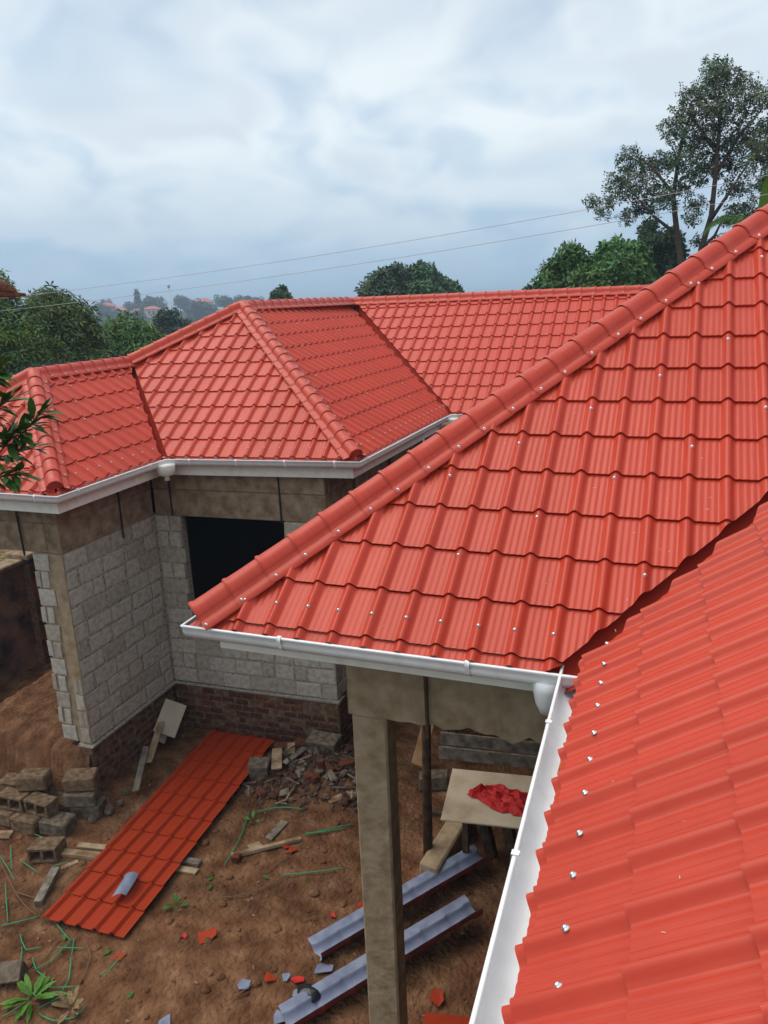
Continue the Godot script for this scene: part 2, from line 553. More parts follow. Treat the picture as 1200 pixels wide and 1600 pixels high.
# barrel cap pieces along a ridge or hip from a (low) to b; nl, nr are the normals of the slopes left and right of it
func cap_mesh(l: float, sl: Vector2, sr: Vector2, flange: float, closed: bool) -> ArrayMesh:
	var st := begin()
	var rows := [[0.0, 1.04, 0.006], [0.008, 1.085, 0.006], [0.022, 1.085, 0.005], [0.034, 1.01, 0.004], [l * 0.5, 1.0, 0.002], [l + 0.006, 1.0, 0.0]]
	var grid: Array = []
	for r in rows:
		var line: Array = []
		var lift: float = 0.056 + r[2]
		var k: float = r[1]
		var br := sr * 0.108 + Vector2(0, lift)
		var bl := sl * 0.108 + Vector2(0, lift)
		line.append(Vector3(sr.x * (0.10 + flange), sr.y * (0.10 + flange) + lift - 0.012, -r[0]))
		line.append(Vector3(sr.x * (0.098 + flange), sr.y * (0.098 + flange) + lift, -r[0]))
		line.append(Vector3(br.x + 0.012, lerpf(br.y, sr.y * 0.13 + lift, 0.4), -r[0]))
		var yb := (br.y + bl.y) * 0.5
		for q in 11:
			var a := PI * q / 10
			var x: float = cos(a) * br.x * 0.94 * (1.0 + (k - 1.0) * 0.6) if cos(a) > 0 else cos(a) * -bl.x * 0.94 * (1.0 + (k - 1.0) * 0.6)
			line.append(Vector3(x, lerpf(br.y, bl.y, q / 10.0) + sin(a) * 0.104 * k, -r[0]))
		line.append(Vector3(bl.x - 0.012, lerpf(bl.y, sl.y * 0.13 + lift, 0.4), -r[0]))
		line.append(Vector3(sl.x * (0.098 + flange), sl.y * (0.098 + flange) + lift, -r[0]))
		line.append(Vector3(sl.x * (0.10 + flange), sl.y * (0.10 + flange) + lift - 0.012, -r[0]))
		grid.append(line)
	for i in grid.size() - 1:
		for j in grid[0].size() - 1:
			var q := [grid[i][j], grid[i][j + 1], grid[i + 1][j + 1], grid[i + 1][j]]
			for k in [0, 1, 2, 0, 2, 3]:
				st.set_uv(Vector2(q[k].z * 0.9, q[k].x * 0.9))
				st.add_vertex(q[k])
	if closed:
		flat(st)
		var c := Vector3(0, grid[0][3].y - 0.02, -0.02)
		for j in range(3, 13):
			var inset := Vector3(0, 0, -0.02)
			tri(st, c, grid[0][j + 1] + inset, grid[0][j] + inset)
	return done(st)

func ridge(house: Node3D, a: Vector3, b: Vector3, nl: Vector3, nr: Vector3, closed := false, seg := 0.275, flange := 0.085, screws := true) -> void:
	var d := (b - a).normalized()
	var e1 := d.cross(UPV).normalized()
	var e2 := e1.cross(d)
	var xf0 := Basis(e1, e2, -d)
	var vr := d.cross(nr)
	if vr.dot(e1) < 0: vr = -vr
	var vl := d.cross(nl)
	if vl.dot(e1) > 0: vl = -vl
	var sr := Vector2(vr.dot(e1), vr.dot(e2)).normalized()
	var sl := Vector2(vl.dot(e1), vl.dot(e2)).normalized()
	var total := a.distance_to(b)
	var n := maxi(1, int(round(total / seg)))
	var l := total / n
	var m := cap_mesh(l, sl, sr, flange, false)
	for i in n:
		var mesh := m
		if i == 0 and closed:
			mesh = cap_mesh(l, sl, sr, flange, true)
		var o := part(house, "ridge_cap", mesh, M.red_cap, Transform3D(xf0, a + d * l * i))
		if screws:
			for s in [[sr, nr], [sl, nl]]:
				if s[0] == sl and i % 2 == 1:
					continue
				var sd: Vector2 = s[0]
				var w: Vector3 = e1 * sd.x + e2 * sd.y
				var p := a + d * (l * i + 0.02 + 0.012 * (i % 3)) + w * (0.10 + flange * 0.62) + e2 * 0.061
				var nn: Vector3 = s[1]
				var x := d.cross(nn).normalized()
				part(o, "screw", screw_mesh, M.silver if seg > 0.255 and seg < 0.265 else M.silver_dull, Transform3D(Basis(x, nn, x.cross(nn)), p))

# a section (outward, up) swept along a plan polyline with mitred corners; outward is to the right of travel when side = 1
func sweep(path: Array, section: Array, side: float, smooth := true, cap := true) -> ArrayMesh:
	var st := begin()
	if not smooth:
		flat(st)
	var rings: Array = []
	for i in path.size():
		var p: Vector3 = path[i]
		var d0: Vector3 = (p - path[i - 1]).normalized() if i > 0 else (path[1] - p).normalized()
		var d1: Vector3 = (path[i + 1] - p).normalized() if i < path.size() - 1 else d0
		var o0 := d0.cross(UPV) * side
		var o1 := d1.cross(UPV) * side
		var m := (o0 + o1).normalized()
		m = m / maxf(0.3, m.dot(o0))
		var ring: Array = []
		for s in section:
			ring.append(p + m * s[0] + UPV * s[1])
		rings.append(ring)
	var n := section.size()
	for i in path.size() - 1:
		for k in n:
			var k2 := (k + 1) % n
			quad(st, rings[i][k], rings[i][k2], rings[i + 1][k2], rings[i + 1][k])
	return done(st)

func gutter_section() -> Array:
	var s: Array = []
	# inside, from the back rim round the trough to the front rim, then back along the outside
	s.append([-0.165, 0.0])
	s.append([-0.163, -0.03])
	for k in 7:
		var a := PI * k / 6
		s.append([-0.083 - cos(a) * 0.072, -0.045 - sin(a) * 0.055])
	s.append([-0.010, -0.02])
	s.append([-0.014, 0.0])
	s.append([-0.011, 0.006])
	s.append([0.001, 0.006])
	s.append([0.004, 0.0])
	s.append([0.001, -0.01])
	s.append([-0.006, -0.02])
	for k in range(6, -1, -1):
		var a := PI * k / 6
		s.append([-0.083 - cos(a) * 0.077, -0.045 - sin(a) * 0.060])
	s.append([-0.168, -0.03])
	s.append([-0.168, 0.0])
	return s

func gutter(house: Node3D, path: Array, side: float, brackets: Array, called := "gutter") -> MeshInstance3D:
	var g := part(house, called, sweep(path, gutter_section(), side), M.white)
	var band: Array = []
	for k in range(0, 9):
		var a := PI * k / 10
		band.append([-0.083 + cos(a) * 0.081, -0.043 - sin(a) * 0.064])
	for b in brackets:
		var p: Vector3 = b[0]
		var d: Vector3 = b[1]
		var sec: Array = [[-0.02, 0.011], [0.008, 0.011], [0.009, -0.02]]
		sec.append_array(band)
		var back: Array = []
		for q in range(sec.size() - 1, -1, -1):
			back.append([sec[q][0] * 0.97 - 0.004, sec[q][1] + (0.004 if q > 2 else -0.001)])
		sec.append_array(back)
		part(g, "gutter_bracket", sweep([p - d * 0.014, p + d * 0.014], sec, side), M.white)
	return g

# ---------------------------------------------------------------- masonry

var block_variants := {}

func face_block(l: float, h: float, variant: int) -> ArrayMesh:
	var key := [snappedf(l, 0.01), snappedf(h, 0.01), variant]
	if block_variants.has(key):
		return block_variants[key]
	var r := RandomNumberGenerator.new()
	r.seed = variant * 71 + int(l * 100) + int(h * 1000)
	var st := begin()
	flat(st)
	var xs := [0.0, 0.012, l * 0.5, l - 0.012, l]
	var ys := [0.0, 0.011, h - 0.011, h]
	var g: Array = []
	for j in 4:
		var row: Array = []
		for i in 5:
			var edge: bool = i == 0 or i == 4 or j == 0 or j == 3
			var p := Vector3(xs[i], ys[j], 0.0)
			p.x += r.randf_range(-0.011, 0.011)
			p.y += r.randf_range(-0.009, 0.009)
			p.z = r.randf_range(-0.006, -0.002) if edge else r.randf_range(-0.002, 0.003)
			row.append(p)
		g.append(row)
	for j in 3:
		for i in 4:
			quad(st, g[j][i], g[j + 1][i], g[j + 1][i + 1], g[j][i + 1])
	flat(st)
	var back := Vector3(0, 0, -0.06)
	for i in 4:
		quad(st, g[0][i + 1] + back, g[0][i] + back, g[0][i], g[0][i + 1])
		quad(st, g[3][i], g[3][i] + back, g[3][i + 1] + back, g[3][i + 1])
	for j in 3:
		quad(st, g[j][0] + back, g[j + 1][0] + back, g[j + 1][0], g[j][0])
		quad(st, g[j][4], g[j + 1][4], g[j + 1][4] + back, g[j][4] + back)
	block_variants[key] = done(st)
	return block_variants[key]

# courses of blocks on one face: origin is the lower left corner seen from outside, u along the wall, out the face's normal
func courses(wall: MeshInstance3D, called: String, o: Vector3, u: Vector3, rows: int, rh: float, length: float, bl: float, joint: float, mats: Array, seed_: int, ragged_left := 0.0, ragged_right := 0.0, omit := 0.0) -> void:
	var r := RandomNumberGenerator.new()
	r.seed = seed_
	var out := u.cross(UPV).normalized()
	var b := Basis(u, UPV, out)
	for j in rows:
		var x := 0.0
		var first := true
		x = -ragged_left * (0.5 + 0.5 * (j % 2)) * r.randf_range(0.5, 1.0)
		var endx := length + ragged_right * (0.2 + 0.8 * ((j + 1) % 2)) * r.randf_range(0.6, 1.0)
		while x < endx - 0.05:
			var l := bl
			if first and j % 2 == 1:
				l = bl * 0.5
			elif r.randf() < 0.12:
				l = bl * r.randf_range(0.45, 0.7)
			if x + l > endx - 0.06:
				l = endx - x
			first = false
			var bw := l - joint * r.randf_range(0.7, 1.3)
			if bw > 0.03 and r.randf() >= omit:
				var y := j * rh + joint * 0.5 + r.randf_range(-0.004, 0.004)
				var tilt := Basis(out, r.randf_range(-0.008, 0.008))
				var p := o + u * (x + joint * 0.5) + UPV * y + out * r.randf_range(0.0, 0.004)
				part(wall, called, face_block(snappedf(bw, 0.02), rh - joint, r.randi() % 4), mats[r.randi() % mats.size()], Transform3D(tilt * b, p))
			x += l

# ---------------------------------------------------------------- plants

func leaf_tris(st: SurfaceTool, o: Vector3, d: Vector3, side: Vector3, l: float, w: float, droop: float, fold: float) -> void:
	var n := side.cross(d).normalized()
	if n.y < 0: n = -n
	var a := o
	var m := o + d * l * 0.45 - UPV * droop * l * 0.15
	var t := o + d * l - UPV * droop * l * 0.5
	var q := o + d * l * 0.78 - UPV * droop * l * 0.32
	var up := n * fold * w
	var lft := m + side * w * 0.5 + up
	var rgt := m - side * w * 0.5 + up
	var l2 := q + side * w * 0.36 + up * 0.7
	var r2 := q - side * w * 0.36 + up * 0.7
	tri(st, a, lft, m)
	tri(st, a, m, rgt)
	quad(st, m, lft, l2, q)
	quad(st, m, q, r2, rgt)
	tri(st, q, l2, t)
	tri(st, q, t, r2)

func simple_leaf(st: SurfaceTool, o: Vector3, d: Vector3, side: Vector3, l: float, w: float) -> void:
	var m := o + d * l * 0.5 - UPV * 0.06 * l
	var t := o + d * l - UPV * 0.25 * l
	tri(st, o, m + side * w * 0.5, t)
	tri(st, o, t, m - side * w * 0.5)

func sprig(n: int, l: float, w: float, seed_: int, narrow := false) -> ArrayMesh:
	var r := RandomNumberGenerator.new()
	r.seed = seed_
	var st := begin()
	flat(st)
	for k in n:
		var a := TAU * k / n + r.randf_range(-0.5, 0.5)
		var el := r.randf_range(-0.35, 0.9)
		var d := Vector3(cos(a) * cos(el), sin(el), sin(a) * cos(el))
		var side := d.cross(Vector3(r.randf_range(-0.5, 0.5), 1, r.randf_range(-0.5, 0.5))).normalized()
		simple_leaf(st, d * l * r.randf_range(0.0, 0.35), d, side, l * r.randf_range(0.7, 1.15), w)
	return done(st)

func rand_dir(r: RandomNumberGenerator) -> Vector3:
	var y := r.randf_range(-1, 1)
	var a := r.randf_range(0, TAU)
	var s := sqrt(1 - y * y)
	return Vector3(s * cos(a), y, s * sin(a))

# crown: lobes [centre, radii, count, tint]; colours are the leaves' own
func crown(parent: Node3D, lobes: Array, mesh: Mesh, seed_: int, base_col: Color, vary: float, shell := 0.55, size := 1.0) -> void:
	var r := RandomNumberGenerator.new()
	r.seed = seed_
	var total := 0
	for b in lobes:
		total += int(b[2])
	var mm := MultiMesh.new()
	mm.transform_format = MultiMesh.TRANSFORM_3D
	mm.use_colors = true
	mm.mesh = mesh
	mm.instance_count = total
	var i := 0
	for b in lobes:
		var c: Vector3 = b[0]
		var rad: Vector3 = b[1]
		var tint: float = b[3] if b.size() > 3 else r.randf_range(0.8, 1.25)
		var warm := r.randf_range(-0.12, 0.2)
		var lump := noise(0.9 / maxf(rad.x, 0.3), seed_ + int(c.x * 10), 2)
		for k in int(b[2]):
			var d := rand_dir(r)
			var q := pow(r.randf(), 0.5)
			q = shell + (1.0 - shell) * q
			q *= 1.0 + 0.28 * lump.get_noise_3d(d.x * rad.x * 2.0, d.y * rad.y * 2.0, d.z * rad.z * 2.0)
			var p := c + Vector3(d.x * rad.x, d.y * rad.y, d.z * rad.z) * q
			var bas := Basis(rand_dir(r), r.randf_range(0, TAU) * 0.2)
			bas = Basis(UPV, r.randf_range(0, TAU)) * bas
			var tilt := d.cross(UPV)
			if tilt.length() > 0.01:
				bas = Basis(tilt.normalized(), -0.6) * bas
			var s := size * r.randf_range(0.7, 1.35)
			mm.set_instance_transform(i, Transform3D(bas.scaled(Vector3.ONE * s), p))
			var v := tint * (1.0 + vary * r.randf_range(-1, 1))
			var w := warm + r.randf_range(-0.12, 0.18)
			mm.set_instance_color(i, Color(base_col.r * v * (1.0 + w), base_col.g * v, base_col.b * v * (1.0 - w * 0.6)))
			i += 1
	var o := MultiMeshInstance3D.new()
	o.multimesh = mm
	o.material_override = M.leaf
	o.name = "crown"
	o.set_meta("kind", "stuff")
	parent.add_child(o, true)
	o.global_transform = Transform3D()

func trunk(parent: Node3D, called: String, pts: Array, radii: Array, sides := 8) -> void:
	var st := begin()
	add_tube(st, pts, radii, sides)
	part(parent, called, done(st), M.bark)

# a rounded tree made of many lobes inside an ellipsoid
func round_tree(called: String, label: String, base: Vector3, centre: Vector3, rad: Vector3, n_lobes: int, per: int, col: Color, mesh: Mesh, seed_: int, size := 1.0, group := "") -> Node3D:
	var t := thing(called, label, "tree", base, group)
	trunk(t, "trunk", [base, (base + centre) * 0.5 + Vector3(0.1, 0, 0.05), centre], [rad.x * 0.09, rad.x * 0.07, rad.x * 0.04], 7)
	var r := RandomNumberGenerator.new()
	r.seed = seed_
	var lobes: Array = []
	lobes.append([centre, rad * 0.72, per * 3, 0.8])
	for k in n_lobes:
		var d := rand_dir(r)
		if d.y < -0.3:
			d.y = -d.y * 0.5
		var s := r.randf_range(0.26, 0.44)
		lobes.append([centre + Vector3(d.x * rad.x, d.y * rad.y, d.z * rad.z) * (1.0 - s * 0.75), rad * s, per, r.randf_range(0.72, 1.4)])
	crown(t, lobes, mesh, seed_ + 3, col, 0.3, 0.5, size)
	for k in 4:
		var d := lobes[1 + k][0] as Vector3
		trunk(t, "limb", [(base + centre) * 0.5, ((base + centre) * 0.5 + d) * 0.5 + Vector3(0, 0.2, 0), d], [rad.x * 0.05, rad.x * 0.035, rad.x * 0.012], 6)
	return t

# ---------------------------------------------------------------- scene

func _ready() -> void:
	rng.seed = 5
	setup_camera_and_light()
	materials()
	for k in 6:
		tile_meshes.append(tile_mesh(Vector2(0.13 + 0.37 * k, 0.29 * k)))
	screw_mesh = make_screw()
	ground_noise = noise(0.55, 91, 4)
	rough_noise = noise(5.0, 92, 3)
	build_ground()
	build_far_house()
	build_near_house()
	build_boundary()
	build_trees()
	build_hill()
	build_wires()
	build_yard()
	for c in get_children():
		clean(c)

func setup_camera_and_light() -> void:
	var cam := Camera3D.new()
	cam.name = "camera"
	add_child(cam)
	cam.keep_aspect = Camera3D.KEEP_HEIGHT
	cam.fov = 67.38
	cam.near = 0.05
	cam.far = 6000.0
	cam.transform = Transform3D(Basis(Vector3(0.93767, -0.03952, -0.34527), Vector3(-0.05647, 0.96298, -0.26358), Vector3(0.34291, 0.26665, 0.90073)).orthonormalized(), Vector3(0, 6.45, 0))
	cam.current = true
	var env := Environment.new()
	env.background_mode = Environment.BG_SKY
	env.tonemap_mode = Environment.TONE_MAPPER_LINEAR
	env.tonemap_exposure = 1.5
	env.sdfgi_enabled = true
	env.ssao_enabled = true
	env.ssil_enabled = true
	env.fog_enabled = true
	env.volumetric_fog_enabled = true
	env.volumetric_fog_density = 0.0
	env.fog_density = 0.0011
	env.fog_light_color = C(0.52, 0.66, 0.82).linear_to_srgb()
	var sky := Sky.new()
	var pm := PanoramaSkyMaterial.new()
	pm.panorama = sky_picture()
	sky.sky_material = pm
	env.sky = sky
	env.background_energy_multiplier = 1.0
	var we := WorldEnvironment.new()
	we.name = "world_environment"
	we.environment = env
	add_child(we)
	var sun := DirectionalLight3D.new()
	sun.name = "sun"
	add_child(sun)
	sun.light_energy = 0.5
	sun.light_color = Color(1.0, 0.96, 0.9)
	sun.light_angular_distance = 55.0
	sun.shadow_enabled = true
	sun.look_at_from_position(Vector3(-0.46, 0.88, 0.0) * 10.0, Vector3.ZERO, Vector3(0, 0, 1))

func sky_picture() -> ImageTexture:
	var w := 1536
	var h := 768
	var im := Image.create(w, h, false, Image.FORMAT_RGBF)
	var big := noise(0.5, 201, 3)
	var mid := noise(1.7, 202, 6)
	var warp := noise(1.1, 203, 3)
	var blue := Color(0.40, 0.505, 0.605)
	var pale := Color(0.595, 0.65, 0.68)
	var grey := Color(0.345, 0.42, 0.52)
	var horizon := Color(0.255, 0.365, 0.48)
	# the heavier grey clouds: azimuth, elevation, half widths, weight
	var heavy := [[-0.60, 0.165, 0.11, 0.06, 0.9], [-0.42, 0.34, 0.12, 0.05, 0.9], [-0.33, 0.187, 0.06, 0.022, 0.7], [-0.14, 0.17, 0.13, 0.03, 0.8], [0.9, 0.3, 0.3, 0.1, 0.8], [1.9, 0.25, 0.3, 0.08, 0.8], [2.8, 0.4, 0.35, 0.12, 0.8], [-1.5, 0.3, 0.3, 0.1, 0.8], [-2.4, 0.22, 0.3, 0.07, 0.8]]
	for y in h:
		var el := (0.5 - (y + 0.5) / h) * PI
		if el < 0.0:
			im.fill_rect(Rect2i(0, y, w, h - y), horizon)
			break
		for x in w:
			var az := ((x + 0.5) / w - 0.5) * TAU
			var s := sin(el)
			var k := 1.5 / (s + 0.30)
			var px := sin(az) * cos(el) * k
			var pz := -cos(az) * cos(el) * k
			var wx := px + 0.30 * warp.get_noise_2d(px, pz)
			var wz := pz + 0.30 * warp.get_noise_2d(px + 40.0, pz)
			var m := mid.get_noise_2d(wx, wz)
			var b := big.get_noise_2d(wx, wz)
			var bright := smoothstep(-0.62, 0.42, b * 0.7 + m * 0.9 + 0.14)
			var c := blue.lerp(pale, bright)
			var shade := 0.5 * smoothstep(0.1, 0.65, big.get_noise_2d(wx + 31.0, wz - 12.0) + 0.5 * m)
			for q in heavy:
				var da: float = wrapf(az - q[0], -PI, PI) / q[2]
				var de: float = (el - q[1]) / q[3]
				var d: float = da * da + de * de
				if d < 6.0:
					shade = maxf(shade, q[4] * smoothstep(2.2, 0.0, sqrt(d) + 0.8 * m + 0.1))
			c = c.lerp(grey, clampf(shade, 0.0, 1.0))
			c = c.lerp(horizon, 0.96 * (1.0 - smoothstep(0.0, 0.22, el + 0.03 * m)))
			im.set_pixel(x, y, c)
	return ImageTexture.create_from_image(im)

# ---------------------------------------------------------------- ground

func mound(x: float, z: float, cx: float, cz: float, rx: float, rz: float) -> float:
	var d := Vector2((x - cx) / rx, (z - cz) / rz).length()
	return smoothstep(1.0, 0.0, d)

func ground_height(x: float, z: float) -> float:
	var h := 0.05 * ground_noise.get_noise_2d(x, z) + 0.015 * rough_noise.get_noise_2d(x, z) + 0.012 * absf(rough_noise.get_noise_2d(x * 2.6, z * 2.6))
	h += 0.22 * mound(x, z, -4.45, -8.6, 1.15, 0.95)
	h += 0.06 * mound(x, z, -4.2, -5.0, 1.6, 1.0)
	h += 0.05 * mound(x, z, -6.3, -4.3, 1.2, 0.9)
	h += 0.10 * mound(x, z, -6.95, -7.6, 0.5, 1.4)
	return h

func build_ground() -> void:
	# the yard, finely broken; beyond it one sheet of land out to the horizon
	var st := begin()
	var x0 := -12.5
	var z0 := -14.0
	var s := 0.05
	var nx := 282
	var nz := 290
	var dust := noise(0.8, 93, 4)
	for j in nz + 1:
		for i in nx + 1:
			var x := x0 + i * s
			var z := z0 + j * s
			var v := 0.95 + 0.36 * dust.get_noise_2d(x * 0.6, z * 0.6) + 0.16 * dust.get_noise_2d(x * 2.0, z * 2.0) + 0.55 * mound(x, z, -4.0, -4.9, 2.2, 1.3) + 0.3 * mound(x, z, -6.2, -4.2, 1.3, 1.0) - 0.35 * mound(x, z, -4.9, -8.3, 1.4, 1.2)
			var g := 1.0 + 0.22 * dust.get_noise_2d(x + 50, z)
			st.set_color(Color(v, v * g, v * g))
			st.add_vertex(Vector3(x, ground_height(x, z), z))
	for j in nz:
		for i in nx:
			var a := j * (nx + 1) + i
			for k in [a, a + 1, a + nx + 2, a, a + nx + 2, a + nx + 1]:
				st.add_index(k)
	st.generate_normals()
	struct("ground", st.commit(), M.earth)
	# land
	var land := begin()
	var radii := [0.5, 6.0, 14.0, 24.0, 40.0, 65.0, 100.0, 150.0, 210.0, 280.0, 350.0, 420.0, 500.0, 700.0, 1200.0, 2500.0, 4500.0]
	var n := 96
	var ln := noise(0.004, 95, 3)
	for r in radii:
		for k in n:
			var a := TAU * k / n
			var x: float = cos(a) * r
			var z: float = sin(a) * r
			land.add_vertex(Vector3(x, land_height(x, z, ln), z))
	for i in radii.size() - 1:
		for k in n:
			var k2 := (k + 1) % n
			var a := i * n + k
			var b := i * n + k2
			for q in [a, b, b + n, a, b + n, a + n]:
				land.add_index(q)
	land.generate_normals()
	struct("terrain", land.commit(), M.hill)

func land_height(x: float, z: float, ln: FastNoiseLite) -> float:
	var r := Vector2(x, z).length()
	var h := -0.25
	h -= 13.0 * smoothstep(22.0, 120.0, r)
	h += 17.5 * smoothstep(170.0, 430.0, r)
	h += 3.0 * ln.get_noise_2d(x, z) * smoothstep(150.0, 400.0, r)
	h -= 6.0 * smoothstep(500.0, 1500.0, r)
	return h

# ---------------------------------------------------------------- the house across the yard

func build_far_house() -> void:
	var h := thing("house_with_bay", "unplastered block house across the yard with red tiled hip roof, projecting bay and white gutters", "house", Vector3(-6, 0, -11))
	var F0 := Vector3(-10.4, EAVE, -6.58)
	var F1 := Vector3(-6.43, EAVE, -6.56)
	var F2 := Vector3(-6.47, EAVE, -8.66)
	var F3 := Vector3(-3.70, EAVE, -8.93)
	var F4 := Vector3(-3.62, EAVE, -13.03)
	var F5 := Vector3(4.0, EAVE, -13.06)
	var A := Vector3(-6.88, 6.42, -11.78)
	var B := Vector3(-6.60, 6.42, -15.9)
	var V := Vector3(-8.2, 5.64, -10.37)
	var W := Vector3(-8.2, 5.64, -8.30)
	var I := 0.045
	var bay := slope_frame(F2, F3, I, A)
	var side := slope_frame(F3, F4, I, A)
	var main_ := slope_frame(F4, F5, I, Vector3(-3, 6.42, -15.9))
	var wing := slope_frame(F1, F2, I, W)
	var front := slope_frame(F0, F1, I, W)
	var sc := {"every": 5, "shift": 3, "skip": 0.3, "dull": true}
	roof_slope(h, bay, [Vector2(-6.46, -8.71), Vector2(-3.745, -8.98), Vector2(A.x, A.z), Vector2(V.x + 0.06, V.z + 0.02)], 0.07, 0.04, sc)
	roof_slope(h, wing, [Vector2(-6.475, -6.605), Vector2(-6.515, -8.60), Vector2(V.x - 0.02, V.z + 0.05), Vector2(W.x, W.z)], 0.1, 0.04, sc)
	roof_slope(h, front, [Vector2(-9.9, -6.625), Vector2(-6.475, -6.605), Vector2(W.x, W.z)], 0.03, 0.04, sc)
	roof_slope(h, side, [Vector2(-3.745, -8.98), Vector2(-3.665, -13.03), Vector2(B.x, B.z + 0.05), Vector2(A.x, A.z)], 0.05, 0.04, {"every": 7, "shift": 3, "skip": 0.45, "dull": true})
	roof_slope(h, main_, [Vector2(-3.60, -13.08), Vector2(3.9, -13.15), Vector2(3.9, -15.9), Vector2(B.x + 0.08, B.z)], 0.12, 0.04, {"every": 7, "shift": 3, "skip": 0.4, "dull": true}, false)
	# slopes that face away
	var st := begin()
	flat(st)
	var L0 := Vector3(-9.9, EAVE + 0.07, -6.67)
	var L1 := Vector3(-9.9, EAVE + 0.07, -18.8)
	quad(st, L0, W, V, L1)
	quad(st, V, A, B, L1)
	quad(st, B, Vector3(3.9, 6.42, -15.9), Vector3(3.9, EAVE + 0.07, -18.8), L1)
	part(h, "rear_slope", done(st), M.red)
	# valley troughs
	for q in [[F2, V, wing, bay], [F4, B, side, main_]]:
		valley(h, q[0], q[1], q[2], q[3], 0.13)
	# hips and ridges, low end first
	var hip := func(c: Vector3, f: Dictionary, p: Vector2) -> Vector3: return on_plane(f, p)
	ridge(h, on_plane(bay, Vector2(-3.80, -9.03)), A, bay.n, side.n, true, 0.24)
	ridge(h, on_plane(wing, Vector2(-6.55, -6.68)), W, front.n, wing.n, true, 0.235)
	ridge(h, W + Vector3(0, 0, 0.05), V, Vector3(-wing.n.x, wing.n.y, wing.n.z), wing.n, false, 0.24)
	ridge(h, V, A, Vector3(-0.53, 0.85, 0), bay.n, false, 0.24)
	ridge(h, A, B, Vector3(-0.53, 0.85, 0), side.n, false, 0.27)
	ridge(h, Vector3(3.9, 6.42, -15.9), B, main_.n, Vector3(0, 0.82, -0.57), false, 0.27)
	ridge(h, on_plane(front, Vector2(-9.88, -6.68)), W, Vector3(-0.56, 0.83, 0), front.n, false, 0.235, 0.085, false)
	# gutters and fascia
	var path := [F0, F1, F2, F3, F4, F5]
	var br: Array = []
	for i in 5:
		var a: Vector3 = path[i]
		var b: Vector3 = path[i + 1]
		var n := int(round(a.distance_to(b) / 0.62))
		for k in n:
			br.append([a.lerp(b, (k + 0.5) / n), (b - a).normalized()])
	gutter(h, path, 1.0, br)
	part(h, "fascia", sweep(path, [[-0.172, -0.005], [-0.172, -0.255], [-0.197, -0.255], [-0.197, -0.005]], 1.0, false), M.fascia)
	# outlet pots in the two inner corners
	for q in [F2, F4]:
		var c: Vector3 = q + Vector3(0.03, -0.02, 0.06)
		var so := begin()
		add_tube(so, [c + Vector3(0, -0.03, 0), c + Vector3(0, -0.05, 0), c + Vector3(0, -0.17, 0), c + Vector3(0, -0.185, 0)], [0.125, 0.13, 0.118, 0.09], 18)
		var pot := part(h, "gutter_outlet", done(so), M.fascia)
		var sp := begin()
		add_tube(sp, [c + Vector3(0, -0.18, 0), c + Vector3(0, -0.26, 0)], [0.036, 0.036], 12)
		part(pot, "spigot", done(sp), M.fascia)
	# walls of blocks on a brick plinth
	var Wx := -7.05
	var y0 := 0.83
	var rh := 0.245
	var yt := y0 + 11 * rh
	var wl := box_at(h, "wall", Vector3(Wx - 0.20, y0, -9.02), Vector3(Wx - 0.004, yt, -7.142), M.mortar)
	courses(wl, "block", Vector3(Wx, y0, -7.13), Vector3(0, 0, -1), 11, rh, 1.86, 0.45, 0.035, M.block_rows, 301)
	# the pier that the wall ends in, facing the stacked blocks
	var pier := box_at(h, "pier", Vector3(Wx - 0.46, y0, -7.34), Vector3(Wx - 0.206, yt, -7.15), M.concrete)
	courses(pier, "block", Vector3(Wx - 0.47, y0, -7.13), Vector3(1, 0, 0), 11, rh, 0.2, 0.22, 0.03, M.block_rows, 302, 0.06, 0.05)
	box_at(h, "render_strip", Vector3(Wx - 0.20, y0 + 0.001, -7.1415), Vector3(Wx - 0.006, yt, -7.128), M.concrete, 0.005, 0.003, 77)
	courses(pier, "block", Vector3(Wx - 0.17, y0, -7.124), Vector3(1, 0, 0), 4, rh, 0.165, 0.2, 0.03, [M.block_warm, M.block], 303)
	# bay front, slightly turned, with its big unglazed opening
	var P0 := Vector3(Wx, y0, -9.02)
	var P1 := Vector3(-4.32, y0, -9.14)
	var bu := (P1 - P0).normalized()
	var bo := bu.cross(UPV)
	var len_ := P0.distance_to(P1)
	var bb := Basis(bu, UPV, bo)
	var slab := func(called: String, xa: float, xb: float, ya: float, yb: float, m: Material) -> MeshInstance3D:
		var c: Vector3 = P0 + bu * ((xa + xb) * 0.5) + UPV * ((ya + yb) * 0.5 - y0) - bo * 0.104
		return part(h, called, block_mesh(Vector3(xb - xa, yb - ya, 0.2), 0.01, 0.0, 3), m, Transform3D(bb, c))
	var ox0 := 0.42
	var ox1 := 2.07
	var sill := y0 + 4 * rh
	var w1: MeshInstance3D = slab.call("wall", -0.1, ox0 - 0.03, y0, yt, M.mortar)
	courses(w1, "block", P0, bu, 11, rh, ox0 - 0.02, 0.4, 0.03, M.block_rows, 304, 0.0, 0.05)
	var w2: MeshInstance3D = slab.call("wall", ox1 + 0.02, len_, y0, yt, M.mortar)
	courses(w2, "block", P0 + bu * ox1, bu, 11, rh, len_ - ox1, 0.42, 0.03, [M.block, M.block_warm, M.block_warm], 305)
	var w3: MeshInstance3D = slab.call("wall", ox0 - 0.028, ox1 + 0.018, y0, sill, M.mortar)
	courses(w3, "block", P0 + bu * ox0, bu, 4, rh, ox1 - ox0, 0.45, 0.03, [M.block_warm, M.block_warm, M.block], 306)
	# the other walls
	var w4 := box_at(h, "wall", Vector3(-4.52, y0, -13.5), Vector3(-4.332, yt, -9.36), M.mortar)
